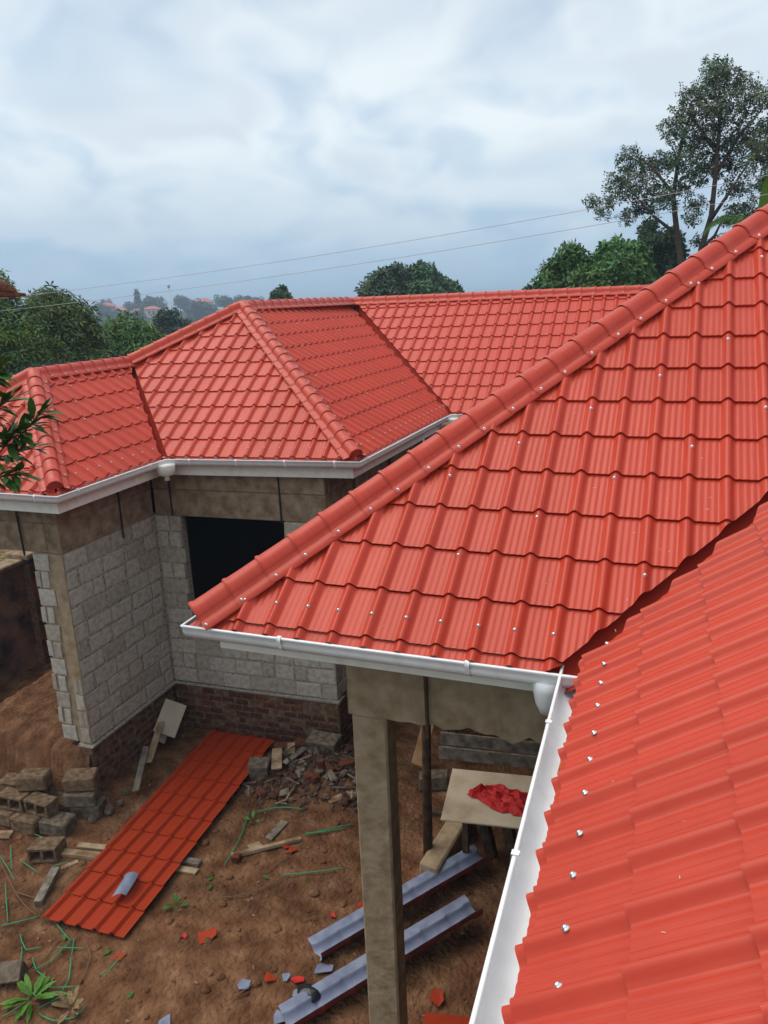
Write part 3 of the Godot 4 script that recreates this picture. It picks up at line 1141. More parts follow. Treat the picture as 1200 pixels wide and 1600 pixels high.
	courses(w4, "block", Vector3(-4.32, y0, -9.15), Vector3(0, 0, -1), 11, rh, 4.3, 0.45, 0.03, [M.block, M.block_warm], 307)
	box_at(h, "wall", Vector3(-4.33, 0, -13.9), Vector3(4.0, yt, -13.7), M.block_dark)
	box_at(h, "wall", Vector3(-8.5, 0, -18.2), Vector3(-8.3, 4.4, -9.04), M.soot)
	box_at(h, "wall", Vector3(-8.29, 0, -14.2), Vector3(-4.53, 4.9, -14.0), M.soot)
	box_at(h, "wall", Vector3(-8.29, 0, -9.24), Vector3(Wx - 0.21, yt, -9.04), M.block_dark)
	box_at(h, "floor", Vector3(-8.29, 0.4, -13.99), Vector3(-4.54, 0.80, -9.26), M.concrete_brown)
	# concrete beams: two lifts, the upper one a little proud
	var lifts := [[yt + 0.002, yt + 0.40, 0.0], [yt + 0.402, 4.47, 0.008]]
	for l in lifts:
		var e: float = l[2]
		var b1 := box_at(h, "beam", Vector3(Wx - 0.22, l[0], -9.0), Vector3(Wx + 0.004 + e, l[1], -7.126 + e), M.concrete_brown, 0.012, 0.004, 5)
		var b2 := box_at(h, "beam", Vector3(-10.2, l[0], -7.34), Vector3(Wx - 0.222, l[1], -7.126 + e), M.concrete_brown, 0.012, 0.004, 6)
		var c: Vector3 = P0 + bu * (len_ * 0.5 + 0.01) + UPV * ((l[0] + l[1]) * 0.5 - y0) - bo * (0.105 - e)
		var b3 := part(h, "beam", block_mesh(Vector3(len_ - 0.02, l[1] - l[0], 0.22), 0.012, 0.003, 7), M.concrete_brown, Transform3D(bb, c))
		box_at(h, "beam", Vector3(-4.54, l[0], -13.5), Vector3(-4.316 + e, l[1], -9.26), M.concrete_brown, 0.012, 0.004, 8)
		box_at(h, "beam", Vector3(-4.33, l[0], -13.92), Vector3(4.0, l[1], -13.69 + e), M.concrete_brown, 0.012, 0.004, 9)
	# hoop-iron ties hanging over the beams
	for q in [[Vector3(Wx + 0.022, 3.40, -8.27), Vector3(Wx + 0.026, 4.4, -8.27)], [P0 + bu * 0.32 + bo * 0.02 + UPV * 2.70, P0 + bu * 0.32 + bo * 0.026 + UPV * 3.55], [P0 + bu * 2.06 + bo * 0.02 + UPV * 2.68, P0 + bu * 2.06 + bo * 0.026 + UPV * 3.55],
			[Vector3(-4.29, 3.3, -10.09), Vector3(-4.29, 4.35, -10.09)], [Vector3(-4.29, 3.3, -11.6), Vector3(-4.29, 4.35, -11.6)], [Vector3(-7.63, 3.48, -7.10), Vector3(-7.66, 4.4, -7.10)]]:
		var a: Vector3 = q[0]
		var b: Vector3 = q[1]
		part(h, "tie_strap", block_mesh(Vector3(0.022, 0.022, a.distance_to(b)), 0.004, 0.0, 2), M.dark, bar_xf(a, b))
	# brick plinth below a thin damp course
	var pl := box_at(h, "plinth", Vector3(Wx - 0.2, -0.2, -9.0), Vector3(Wx + 0.005, 0.79, -7.10), M.brick_mortar, 0.02, 0.006, 11)
	courses(pl, "brick", Vector3(Wx + 0.008, 0.02, -7.10), Vector3(0, 0, -1), 7, 0.108, 1.9, 0.155, 0.055, [M.brick_dark, M.brick_dark, M.brick], 311, 0.0, 0.0, 0.28)
	var pf := part(h, "plinth", block_mesh(Vector3(len_ + 0.04, 0.99, 0.2), 0.02, 0.006, 12), M.brick_mortar, Transform3D(bb, P0 + bu * (len_ * 0.5) - bo * 0.09 + Vector3(0, 0.295 - y0, 0)))
	courses(pf, "brick", P0 + bo * 0.013 - UPV * 0.81, bu, 7, 0.108, len_, 0.23, 0.03, [M.brick_mortar, M.brick_dark, M.brick_dark, M.brick], 312, 0.0, 0.0, 0.18)
	var ps := box_at(h, "plinth", Vector3(-4.5, -0.2, -13.5), Vector3(-4.30, 0.79, -9.2), M.brick_mortar, 0.02, 0.006, 13)
	courses(ps, "brick", Vector3(-4.297, 0.02, -9.15), Vector3(0, 0, -1), 7, 0.108, 3.0, 0.23, 0.03, [M.brick, M.brick_dark], 313, 0.0, 0.0, 0.05)
	box_at(h, "damp_course", Vector3(Wx - 0.21, 0.792, -9.0), Vector3(Wx + 0.03, 0.826, -7.09), M.mortar, 0.006, 0.008, 14)
	part(h, "damp_course", block_mesh(Vector3(len_ + 0.06, 0.034, 0.22), 0.006, 0.008, 15), M.mortar, Transform3D(bb, P0 + bu * (len_ * 0.5) - bo * 0.08 + Vector3(0, 0.809 - y0, 0)))
	# the earth-filled floor of the open verandah
	var fl := begin()
	var rough := noise(2.2, 97, 4)
	var nx := 44
	var nz := 60
	for j in nz + 1:
		for i in nx + 1:
			var x := lerpf(-9.34, Wx - 0.02, float(i) / nx)
			var z := lerpf(-11.0, -6.98, float(j) / nz)
			var y := 0.80 + 0.035 * rough.get_noise_2d(x, z)
			if i == 0:
				y = -0.1
				x -= 0.15
			elif i == 1:
				x += 0.06 * rough.get_noise_2d(z * 3.0, 4.0)
			if j == nz:
				y = -0.15
				z += 0.10
			elif j > nz - 6:
				y -= 0.05 * (j - nz + 6) * (0.6 + rough.get_noise_2d(x * 2.0, z)) * 0.6
				z += 0.10 * rough.get_noise_2d(x * 3.0, y * 3.0)
			fl.set_color(Color(1.25, 1.35, 1.4))
			fl.add_vertex(Vector3(x, y, z))
	for j in nz:
		for i in nx:
			var a := j * (nx + 1) + i
			for k in [a, a + 1, a + nx + 2, a, a + nx + 2, a + nx + 1]:
				fl.add_index(k)
	fl.generate_normals()
	part(h, "verandah_floor", fl.commit(), M.earth)

# an open trough of sheet along a valley, just under both slopes
func valley(h: Node3D, e: Vector3, top: Vector3, f1: Dictionary, f2: Dictionary, width: float) -> void:
	var st := begin()
	flat(st)
	var a := Vector2(e.x, e.z)
	var b := Vector2(top.x, top.z)
	var d := (b - a).normalized()
	var n := Vector2(d.y, -d.x)
	if n.dot(Vector2(f1.out.x, f1.out.z)) > 0.0:
		n = n if to_uv(f1, a + n).y > to_uv(f1, a - n).y else -n
	var grid: Array = []
	for k in 13:
		var p := a.lerp(b, k / 12.0)
		var m1 := on_plane(f1, p)
		var m2 := on_plane(f2, p)
		var c := (m1 if m1.y < m2.y else m2) - Vector3(0, 0.085, 0)
		var l := on_plane(f1, p + n * width) - Vector3(0, 0.03, 0)
		var r := on_plane(f1, p - n * width) - Vector3(0, 0.03, 0)
		var l2 := on_plane(f2, p + n * width) - Vector3(0, 0.03, 0)
		var r2 := on_plane(f2, p - n * width) - Vector3(0, 0.03, 0)
		grid.append([l if l.y > l2.y else l2, c, r if r.y > r2.y else r2])
	for k in 12:
		for j in 2:
			quad(st, grid[k][j], grid[k][j + 1], grid[k + 1][j + 1], grid[k + 1][j])
	part(h, "valley_trough", done(st), M.red_valley)

# ---------------------------------------------------------------- the house the photograph is taken from

func build_near_house() -> void:
	var h := thing("near_house", "nearest house with a big red tiled hip roof, white gutter and an open carport below", "house", Vector3(1, 0, -5))
	var N0 := Vector3(-2.92, EAVE, -12.25)
	var N1 := Vector3(-2.92, EAVE, -3.86)
	var N2 := Vector3(-0.49, EAVE, -3.84)
	var N3 := Vector3(-0.335, EAVE, 3.0)
	var T1 := Vector3(1.28, 7.39, -8.06)
	var T2 := Vector3(3.71, 7.39, -8.04)
	var p1 := slope_frame(N1, N2, 0.03, T2)
	var p2 := slope_frame(N2, N3, 0.115, Vector3(3.71, 7.39, -3.0))
	# rib positions and course lines are set from the eave origin of each slope
	var ph1: float = fposmod(-0.10 - p1.o.x, PITCH)
	roof_slope(h, p1, [Vector2(N1.x + 0.03, N1.z - 0.03), Vector2(N2.x - 0.05, N2.z - 0.03), Vector2(T2.x - 0.08, T2.z), Vector2(T1.x, T1.z)], ph1, 0.075, {"every": 5, "shift": 1, "skip": 0.3, "rows": 12})
	var ph2: float = fposmod(-2.56 - p2.o.z, PITCH)
	roof_slope(h, p2, [Vector2(N2.x + 0.115, N2.z - 0.02), Vector2(N3.x + 0.07, 1.0), Vector2(T2.x, 1.0), Vector2(T2.x, T2.z + 0.095)], ph2, 0.04, {"every": 9, "shift": 4, "skip": 0.3, "rows": 9})
	var left := slope_frame(N0, N1, 0.07, T1)
	roof_slope(h, left, [Vector2(N0.x + 0.07, N0.z + 0.07), Vector2(N1.x + 0.07, N1.z - 0.07), Vector2(T1.x, T1.z)], 0.0, 0.04, {}, false)
	var st := begin()
	flat(st)
	quad(st, T1, T2, Vector3(7.9, EAVE + 0.07, -12.2), Vector3(-2.85, EAVE + 0.07, -12.2))
	quad(st, T2, Vector3(3.71, 7.39, 1.0), Vector3(7.9, EAVE + 0.07, 1.0), Vector3(7.9, EAVE + 0.07, -12.2))
	part(h, "rear_slope", done(st), M.red)
	valley(h, N2, T2, p1, p2, 0.2)
	ridge(h, on_plane(p1, Vector2(N1.x + 0.085, N1.z - 0.085)), T1, left.n, p1.n, false, 0.262, 0.085)
	ridge(h, T1, T2, Vector3(0, 0.82, -0.57), p1.n, false, 0.262, 0.085, false)
	# gutters
	var br: Array = []
	for x in [-2.2, -1.0]:
		br.append([Vector3(x, EAVE, lerpf(N1.z, N2.z, (x + 2.92) / 2.43)), Vector3(1, 0, 0)])
	for z in [-4.6, -5.5, -6.4, -7.3, -8.2, -9.1]:
		br.append([Vector3(N1.x, EAVE, z), Vector3(0, 0, 1)])
	gutter(h, [N0, N1, N2 + Vector3(0.10, 0, 0)], 1.0, br)
	var g2 := gutter(h, [Vector3(N2.x, EAVE - 0.004, N2.z - 0.13), Vector3(N3.x + 0.0, EAVE - 0.004, N3.z)], 1.0, [[Vector3(N2.x + 0.014, EAVE - 0.004, -3.35), Vector3(0, 0, 1)], [Vector3(N2.x + 0.035, EAVE - 0.004, -2.40), Vector3(0, 0, 1)], [Vector3(N2.x + 0.057, EAVE - 0.004, -1.4), Vector3(0, 0, 1)]])
	part(h, "fascia", sweep([N0 + Vector3(0.0, 0, 0), N1, N2 + Vector3(0.1, 0, 0)], [[-0.172, -0.005], [-0.172, -0.21], [-0.197, -0.21], [-0.197, -0.005]], 1.0, false), M.fascia)
	part(h, "fascia", sweep([N2 + Vector3(0, 0, -0.17), N3], [[-0.172, -0.005], [-0.172, -0.21], [-0.197, -0.21], [-0.197, -0.005]], 1.0, false), M.fascia)
	var np := begin()
	var nc := Vector3(-0.56, EAVE, -3.925)
	add_tube(np, [nc + Vector3(0, -0.07, 0), nc + Vector3(0, -0.13, 0), nc + Vector3(0, -0.22, 0.0), nc + Vector3(0, -0.28, 0)], [0.088, 0.084, 0.066, 0.04], 18)
	part(h, "gutter_outlet", done(np), M.white)
	# concrete post and beams of the carport
	var col := box_at(h, "column", Vector3(-1.985, -0.2, -4.62), Vector3(-1.73, 3.66, -4.40), M.concrete, 0.014, 0.006, 21)
	var beam_st := begin()
	flat(beam_st)
	# front beam with a ragged lower edge
	var rg := noise(1.7, 98, 4)
	var xa := -2.0
	var nb := 40
	for k in nb:
		var x1 := lerpf(xa, 0.3, float(k) / nb)
		var x2 := lerpf(xa, 0.3, float(k + 1) / nb)
		var yb1 := 3.665 + 0.09 * rg.get_noise_1d(x1 * 3.0) * smoothstep(-1.8, -1.2, x1)
		var yb2 := 3.665 + 0.09 * rg.get_noise_1d(x2 * 3.0) * smoothstep(-1.8, -1.2, x2)
		var z1 := -4.385 + 0.018 * rg.get_noise_1d(x1 * 5.0 + 20.0)
		var z2 := -4.385 + 0.018 * rg.get_noise_1d(x2 * 5.0 + 20.0)
		quad(beam_st, Vector3(x1, 4.60, -4.385), Vector3(x2, 4.60, -4.385), Vector3(x2, 3.95, z2), Vector3(x1, 3.95, z1))
		quad(beam_st, Vector3(x1, 3.95, z1), Vector3(x2, 3.95, z2), Vector3(x2, yb2, -4.39), Vector3(x1, yb1, -4.39))
		quad(beam_st, Vector3(x1, yb1, -4.39), Vector3(x2, yb2, -4.39), Vector3(x2, yb2, -4.66), Vector3(x1, yb1, -4.66))
		quad(beam_st, Vector3(x2, 4.60, -4.66), Vector3(x1, 4.60, -4.66), Vector3(x1, yb1, -4.66), Vector3(x2, yb2, -4.66))
	quad(beam_st, Vector3(xa, 4.60, -4.385), Vector3(xa, 3.665, -4.385), Vector3(xa, 3.665, -4.66), Vector3(xa, 4.60, -4.66))
	part(h, "beam", done(beam_st), M.concrete)
	box_at(h, "beam", Vector3(-2.0, 3.67, -9.9), Vector3(-1.74, 4.60, -4.665), M.concrete, 0.012, 0.004, 22)
	part(h, "tie_strap", block_mesh(Vector3(0.028, 0.02, 0.72), 0.003, 0.0, 2), M.wood_dark, bar_xf(Vector3(-1.41, 3.60, -4.36), Vector3(-1.42, 4.32, -4.36)))
	# walls behind and beside the carport
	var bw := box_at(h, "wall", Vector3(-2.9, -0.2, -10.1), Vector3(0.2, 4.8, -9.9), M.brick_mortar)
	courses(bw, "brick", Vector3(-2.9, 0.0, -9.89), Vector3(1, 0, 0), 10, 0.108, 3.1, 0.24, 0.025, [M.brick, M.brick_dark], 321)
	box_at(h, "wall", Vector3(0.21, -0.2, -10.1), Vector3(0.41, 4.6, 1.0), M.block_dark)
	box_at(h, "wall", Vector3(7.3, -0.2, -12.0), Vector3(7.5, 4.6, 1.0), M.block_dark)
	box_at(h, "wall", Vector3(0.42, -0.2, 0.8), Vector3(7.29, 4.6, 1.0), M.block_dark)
	# pale scratches in the coat
	var sr := RandomNumberGenerator.new()
	sr.seed = 71
	var sm := MultiMesh.new()
	sm.transform_format = MultiMesh.TRANSFORM_3D
	sm.use_colors = true
	sm.mesh = block_mesh(Vector3(0.016, 0.0012, 0.0018), 0.0004, 0.0, 3)
	sm.instance_count = 90
	for i in 90:
		var fr: Dictionary = p2 if i % 3 > 0 else p1
		var ph: float = ph2 if i % 3 > 0 else ph1
		var f0 := 0.04 if i % 3 > 0 else 0.075
		var u: float = (ph + PITCH * (sr.randi_range(4, 14) + 0.5)) + sr.randf_range(-0.04, 0.04)
		var v: float = f0 + COURSE * sr.randi_range(0, 5) + sr.randf_range(0.05, 0.3)
		var hh: float = 0.0035 + STEP * (1.0 - (v - f0 - COURSE * floor((v - f0) / COURSE)) / COURSE)
		sm.set_instance_transform(i, Transform3D(Basis(fr.u, fr.n, -fr.v), fr.o) * Transform3D(Basis(UPV, sr.randf_range(0, PI)).scaled(Vector3(sr.randf_range(0.3, 1.6), 1, 1)), Vector3(u, hh, -v)))
		sm.set_instance_color(i, Color(0.75, 0.6, 0.55))
	var so2 := MultiMeshInstance3D.new()
	so2.multimesh = sm
	so2.material_override = M.speck
	so2.name = "coat_scratches"
	so2.set_meta("kind", "stuff")
	h.add_child(so2, true)
	so2.global_transform = Transform3D()
	# dirt washed into the open gutter
	var dr := RandomNumberGenerator.new()
	dr.seed = 19
	var fm := MultiMesh.new()
	fm.transform_format = MultiMesh.TRANSFORM_3D
	fm.use_colors = true
	fm.mesh = block_mesh(Vector3(0.012, 0.002, 0.006), 0.0006, 0.001, 3)
	fm.instance_count = 150
	for i in 150:
		var z := dr.randf_range(-3.7, -1.3)
		if i % 3 > 0:
			z = [-3.2, -2.9, -2.62, -2.3, -2.05, -1.8, -1.6][i % 7] + dr.randf_range(-0.05, 0.05)
		var q := dr.randf_range(0.25, 1.3)
		var gx := N2.x + 0.0227 * (z + 3.84)
		fm.set_instance_transform(i, Transform3D(Basis(Vector3(0, 0, 1), 0.9 - q) * Basis(UPV, dr.randf_range(0, 6)).scaled(Vector3.ONE * dr.randf_range(0.3, 1.0)), Vector3(gx + 0.083 + cos(q) * 0.071, EAVE - 0.048 - sin(q) * 0.053, z)))
		fm.set_instance_color(i, Color(0.22, 0.2, 0.18) * dr.randf_range(0.5, 1.4))
	var fo := MultiMeshInstance3D.new()
	fo.multimesh = fm
	fo.material_override = M.speck
	fo.name = "gutter_dirt"
	fo.set_meta("kind", "stuff")
	h.add_child(fo, true)
	fo.global_transform = Transform3D()
	# rust-edged smear of sealant in the gutter by the corner
	var rs := begin()
	add_tube(rs, [Vector3(-0.365, 4.40, -3.30), Vector3(-0.372, 4.395, -3.18), Vector3(-0.378, 4.393, -3.05)], [0.006, 0.010, 0.005], 6)
	part(g2, "sealant", done(rs), plain(C(0.42, 0.13, 0.02), 0.6))

# ---------------------------------------------------------------- boundary wall on the left

func build_boundary() -> void:
	var w := thing("boundary_wall", "dark stained boundary wall with a brick pier seen through the open verandah", "wall", Vector3(-11.0, 0, -10))
	box_at(w, "panel", Vector3(-11.25, -0.5, -18.0), Vector3(-11.05, 2.02, -5.0), M.boundary, 0.02, 0.01, 31)
	box_at(w, "coping", Vector3(-11.35, 2.022, -18.0), Vector3(-10.97, 2.12, -5.0), M.concrete_brown, 0.02, 0.012, 32)
	var pier := box_at(w, "pier", Vector3(-11.27, -0.5, -10.85), Vector3(-10.93, 2.021, -10.2), M.brick_mortar, 0.02, 0.012, 33)
	courses(pier, "brick", Vector3(-10.92, -0.2, -10.21), Vector3(0, 0, -1), 16, 0.135, 0.63, 0.28, 0.03, [M.brick, M.brick, M.brick_red], 331)
	box_at(w, "pier_cap", Vector3(-11.4, 2.123, -10.92), Vector3(-10.85, 2.22, -10.15), M.concrete_brown, 0.02, 0.012, 34)
	var bank := begin()
	var bn := noise(1.5, 99, 4)
	for j in 41:
		for i in 13:
			var x := -11.36 - i * 0.45
			var z := -4.0 - j * 0.4
			bank.add_vertex(Vector3(x, 2.00 + 0.04 * i + 0.10 * bn.get_noise_2d(x, z), z))
	for j in 40:
		for i in 12:
			var a := j * 13 + i
			for k in [a, a + 1, a + 14, a, a + 14, a + 13]:
				bank.add_index(k)
	bank.generate_normals()
	struct("grassy_bank", bank.commit(), M.grass_dry)
	# tufts of dry grass along the bank
	var mm := MultiMesh.new()
	mm.transform_format = MultiMesh.TRANSFORM_3D
	mm.use_colors = true
	mm.mesh = sprig(6, 0.22, 0.02, 77)
	mm.instance_count = 260
	for i in 260:
		var x := rng.randf_range(-13.2, -11.36)
		var z := rng.randf_range(-13, -7)
		mm.set_instance_transform(i, Transform3D(Basis(UPV, rng.randf_range(0, TAU)), Vector3(x, 2.01 + 0.04 * (-11.36 - x) / 0.45, z)))
		var v := rng.randf_range(0.7, 1.2)
		mm.set_instance_color(i, Color(0.26 * v, 0.19 * v, 0.09 * v))
	var o := MultiMeshInstance3D.new()
	o.multimesh = mm
	o.material_override = M.leaf
	o.name = "dry_grass"
	add_child(o)
	o.set_meta("kind", "stuff")
	tag(o, "dry straw-coloured grass along the bank behind the boundary wall", "grass")
	solo("roof_sheet", block_mesh(Vector3(2.2, 0.03, 5.0), 0.005, 0.0, 3), plain(C(0.55, 0.6, 0.66), 0.4), Transform3D(Basis(Vector3(0, 0, 1), 0.06), Vector3(-13.7, 2.42, -11.5)), "pale metal sheet lying on the bank behind the boundary wall", "metal sheet")

# ---------------------------------------------------------------- trees

func build_trees() -> void:
	var mango := sprig(9, 0.34, 0.085, 401)
	var small := sprig(9, 0.22, 0.10, 402)
	var tiny := sprig(8, 0.20, 0.085, 403)
	var dark_g := C(0.030, 0.058, 0.020)
	# the tall open tree on the right: lobes follow its photographed outline, with sky between them
	var base := Vector3(0.3, -0.3, -28.0)
	var t := thing("tall_tree", "tall open-crowned tree with two forked trunks rising behind the roof on the right", "tree", base)
	trunk(t, "trunk", [Vector3(0.6, -0.3, -28), Vector3(0.25, 6.2, -28), Vector3(-0.1, 7.9, -28), Vector3(-0.32, 9.2, -28), Vector3(-0.2, 10.6, -27.9), Vector3(0.1, 11.8, -27.9)], [0.16, 0.12, 0.10, 0.08, 0.055, 0.025])
	trunk(t, "trunk", [Vector3(0.7, -0.3, -28.3), Vector3(0.55, 6.6, -28.2), Vector3(0.62, 7.6, -28.1), Vector3(0.85, 8.6, -28), Vector3(0.9, 10.0, -28), Vector3(0.9, 11.6, -28), Vector3(0.75, 12.7, -28)], [0.16, 0.115, 0.10, 0.088, 0.07, 0.05, 0.02])
	for q in [[Vector3(-0.15, 8.1, -28), Vector3(-0.9, 8.7, -27.8), Vector3(-1.7, 9.6, -27.7)], [Vector3(-0.3, 9.3, -28), Vector3(-1.0, 10.2, -28.2), Vector3(-1.5, 10.6, -28.3)], [Vector3(0.8, 8.4, -28), Vector3(1.3, 9.2, -27.7), Vector3(1.9, 10.2, -27.5)],
			[Vector3(0.9, 9.8, -28), Vector3(1.5, 10.9, -28.3), Vector3(2.1, 11.6, -28.6)], [Vector3(0.9, 10.4, -28), Vector3(0.3, 11.3, -28.3), Vector3(-0.2, 11.9, -28.5)], [Vector3(0.62, 7.6, -28.1), Vector3(1.0, 8.0, -28.2), Vector3(1.25, 8.6, -28.3)]]:
		trunk(t, "limb", q, [0.065, 0.045, 0.015], 6)
	var lobes: Array = []
	var r := RandomNumberGenerator.new()
	r.seed = 44
	for q in [[0.6, 12.85, 0.45], [0.95, 12.7, 0.4], [0.15, 12.35, 0.45], [0.7, 12.2, 0.6], [1.35, 12.2, 0.5], [-0.05, 11.7, 0.5], [0.55, 11.6, 0.65], [1.2, 11.5, 0.6], [1.9, 11.7, 0.55], [-0.35, 11.1, 0.5], [0.3, 10.9, 0.6], [1.0, 10.8, 0.6], [1.7, 10.9, 0.6], [2.3, 11.0, 0.6],
			[-0.7, 10.4, 0.5], [-0.1, 10.2, 0.55], [0.6, 10.1, 0.6], [1.3, 10.1, 0.5], [2.0, 10.2, 0.6], [-1.7, 10.5, 0.45], [-1.3, 10.2, 0.45], [-2.1, 10.0, 0.45], [-1.5, 9.6, 0.5], [-2.2, 9.4, 0.4], [-0.9, 9.6, 0.5], [-0.5, 9.1, 0.5], [0.1, 9.5, 0.45], [-1.2, 9.0, 0.4], [-1.7, 8.8, 0.35], [-2.7, 9.2, 0.28], [-2.55, 8.9, 0.25],
			[0.4, 9.0, 0.35], [0.3, 8.5, 0.3], [1.5, 9.4, 0.45], [2.2, 9.4, 0.5], [1.5, 8.5, 0.45], [2.0, 8.6, 0.5], [1.3, 7.7, 0.4], [0.5, 7.9, 0.22], [-1.0, 8.4, 0.35], [-0.9, 7.9, 0.3], [2.6, 10.2, 0.6], [2.9, 11.2, 0.6], [-0.1, 6.9, 0.3]]:
		var dz := r.randf_range(-0.9, 0.9)
		lobes.append([Vector3(q[0], q[1], -28.0 + dz), Vector3(q[2], q[2] * 0.8, q[2]) * 1.18, int(80 * q[2] * q[2] / 0.2), r.randf_range(0.65, 1.25)])
	crown(t, lobes, tiny, 45, C(0.074, 0.112, 0.056), 0.45, 0.0, 0.56)
	# the round trees behind the ridge
	round_tree("round_tree", "dense bright green round-topped tree right behind the far ridge", Vector3(-2.3, -0.3, -24.2), Vector3(-2.25, 6.35, -24.0), Vector3(1.75, 1.55, 1.6), 24, 210, C(0.058, 0.138, 0.034), tiny, 51, 0.9)
	round_tree("dark_tree", "narrow dark green tree between the bright round tree and the tall tree", Vector3(-0.7, -0.3, -30.0), Vector3(-0.75, 6.9, -30.0), Vector3(1.0, 1.9, 1.0), 16, 130, C(0.045, 0.09, 0.04), tiny, 52, 0.9)
	round_tree("broad_tree", "broad dark tree standing alone in the distance above the middle of the far ridge", Vector3(-14.2, -3.0, -43.0), Vector3(-14.2, 6.3, -42.8), Vector3(3.0, 2.0, 2.6), 30, 150, C(0.040, 0.086, 0.033), small, 53, 1.15)
	round_tree("small_tree", "tiny tree top peeping over the ridge right of the bay's peak", Vector3(-23.3, -3.0, -44.3), Vector3(-23.3, 6.6, -44.3), Vector3(0.75, 1.0, 0.75), 8, 60, C(0.034, 0.08, 0.03), small, 54, 0.9)
	round_tree("sapling", "little bush top at the left foot of the bright round tree", Vector3(-4.2, -0.3, -23.6), Vector3(-4.15, 6.25, -23.6), Vector3(0.3, 0.5, 0.3), 4, 26, C(0.03, 0.07, 0.028), tiny, 55, 0.7)
	# left: the big mango and its neighbours
	round_tree("mango_tree", "huge dark mango tree filling the left edge behind the verandah roof", Vector3(-14.9, -1.0, -14.6), Vector3(-15.35, 4.75, -14.8), Vector3(2.45, 2.6, 2.5), 64, 520, C(0.068, 0.128, 0.040), mango, 61, 0.44)
	round_tree("leafy_tree", "bushy green tree in the middle of the gap left of the bay roof", Vector3(-16.6, -3.0, -21.2), Vector3(-16.5, 4.3, -20.9), Vector3(1.35, 1.9, 1.3), 22, 160, C(0.085, 0.160, 0.040), mango, 62, 0.62)
	round_tree("shaded_tree", "darker tree between the mango and the bushy green tree", Vector3(-16.0, -3.0, -18.6), Vector3(-15.9, 4.1, -18.5), Vector3(1.2, 1.75, 1.1), 18, 150, C(0.052, 0.095, 0.036), mango, 63, 0.62)  # leaves in a darker green than the trees on either side
	round_tree("far_round_tree", "small rounded tree below the floodlight mast", Vector3(-34.8, -6.0, -49.2), Vector3(-34.7, 4.6, -49.0), Vector3(1.7, 1.7, 1.6), 14, 90, C(0.026, 0.058, 0.028), small, 64, 1.1)
	round_tree("slope_tree", "pale green tree top right of the bushy green tree, over the bay roof's edge", Vector3(-18.6, -3.0, -27.0), Vector3(-18.5, 3.9, -27.0), Vector3(1.3, 1.5, 1.2), 14, 100, C(0.045, 0.09, 0.032), small, 65, 0.9)
	# bright young shoots on the mango
	var sh := thing("mango_shoots", "yellow-green flush of new leaves on the face of the mango tree", "foliage", Vector3(-12.9, 6.1, -13.9))
	crown(sh, [[Vector3(-13.75, 5.98, -13.3), Vector3(0.3, 0.16, 0.3), 50, 1.0], [Vector3(-13.35, 6.1, -13.6), Vector3(0.2, 0.14, 0.2), 26, 1.1], [Vector3(-13.05, 5.85, -14.0), Vector3(0.15, 0.1, 0.2), 14, 0.9]], mango, 66, C(0.085, 0.16, 0.025), 0.3, 0.1, 0.42)
	# palm and banana at the right edge
	var palm := thing("palm_tree", "feathery palm in front of the tall tree at the right edge", "palm", Vector3(1.5, 0, -22))
	trunk(palm, "trunk", [Vector3(1.5, 0, -22), Vector3(1.46, 5, -22), Vector3(1.44, 7.9, -22)], [0.13, 0.11, 0.09])
	var pr := RandomNumberGenerator.new()
	pr.seed = 7
	for k in 13:
		var a := TAU * k / 13.0 + pr.randf_range(-0.15, 0.15)
		var el := pr.randf_range(0.35, 1.15)
		var l := pr.randf_range(1.15, 1.6)
		var pts: Array = []
		var d := Vector3(cos(a) * cos(el), sin(el), sin(a) * cos(el))
		for q in 7:
			var s := q / 6.0
			pts.append(Vector3(1.44, 7.85, -22) + d * l * s - UPV * 0.75 * l * s * s)
		var st := begin()
		flat(st)
		add_tube(st, pts, [0.02, 0.018, 0.015, 0.012, 0.009, 0.006, 0.003], 5)
		for q in 22:
			var s := 0.15 + 0.85 * q / 21.0
			var i := mini(int(s * 6), 5)
			var p: Vector3 = pts[i].lerp(pts[i + 1], s * 6 - i)
			var dir: Vector3 = (pts[i + 1] - pts[i]).normalized()
			var side := dir.cross(UPV).normalized()
			for sg in [-1.0, 1.0]:
				var ld: Vector3 = (side * sg + dir * 0.6 - UPV * 0.45).normalized()
				simple_leaf(st, p, ld, dir, 0.34 * (1.05 - s * 0.6), 0.028)
		part(palm, "frond", done(st), M.leaf_near)
	var ban := thing("banana_plant", "bright green banana leaf standing up at the right edge of the picture", "banana plant", Vector3(1.35, 0, -14))
	trunk(ban, "stem", [Vector3(1.35, 0, -14), Vector3(1.33, 6.9, -14)], [0.09, 0.06])
	for q in [[Vector3(1.33, 6.9, -14), Vector3(-0.14, 1.25, 0.1), 0.36], [Vector3(1.33, 6.8, -14), Vector3(0.7, 0.9, 0.3), 0.4], [Vector3(1.33, 6.8, -14), Vector3(0.6, 0.8, -0.5), 0.4]]:
		var st := begin()
		var o: Vector3 = q[0]
		var d: Vector3 = q[1]
		var side := d.cross(Vector3(0.3, 0.1, 1)).normalized()
		var w: float = q[2]
		var prev: Array = []
		for k in 11:
			var s := k / 10.0
			var c := o + d * s - UPV * 0.12 * s * s
			var ww := w * 0.5 * pow(sin(PI * clampf(s * 0.93 + 0.06, 0, 1)), 0.6)
			var row := [c - side * ww + Vector3(0, 0.0, 0.05), c, c + side * ww + Vector3(0, 0.0, 0.05)]
			if k > 0:
				quad(st, prev[0], row[0], row[1], prev[1])
				quad(st, prev[1], row[1], row[2], prev[2])
			prev = row
		part(ban, "leaf", done(st), M.leaf_new)
	# near left: leafy twigs and the cut limb of a tree standing just outside the picture
	var nt := thing("garden_tree", "near tree reaching in from the left edge with glossy leaves and a broken brown limb", "tree", Vector3(-5.6, 0, -3.0))
	var sb := begin()
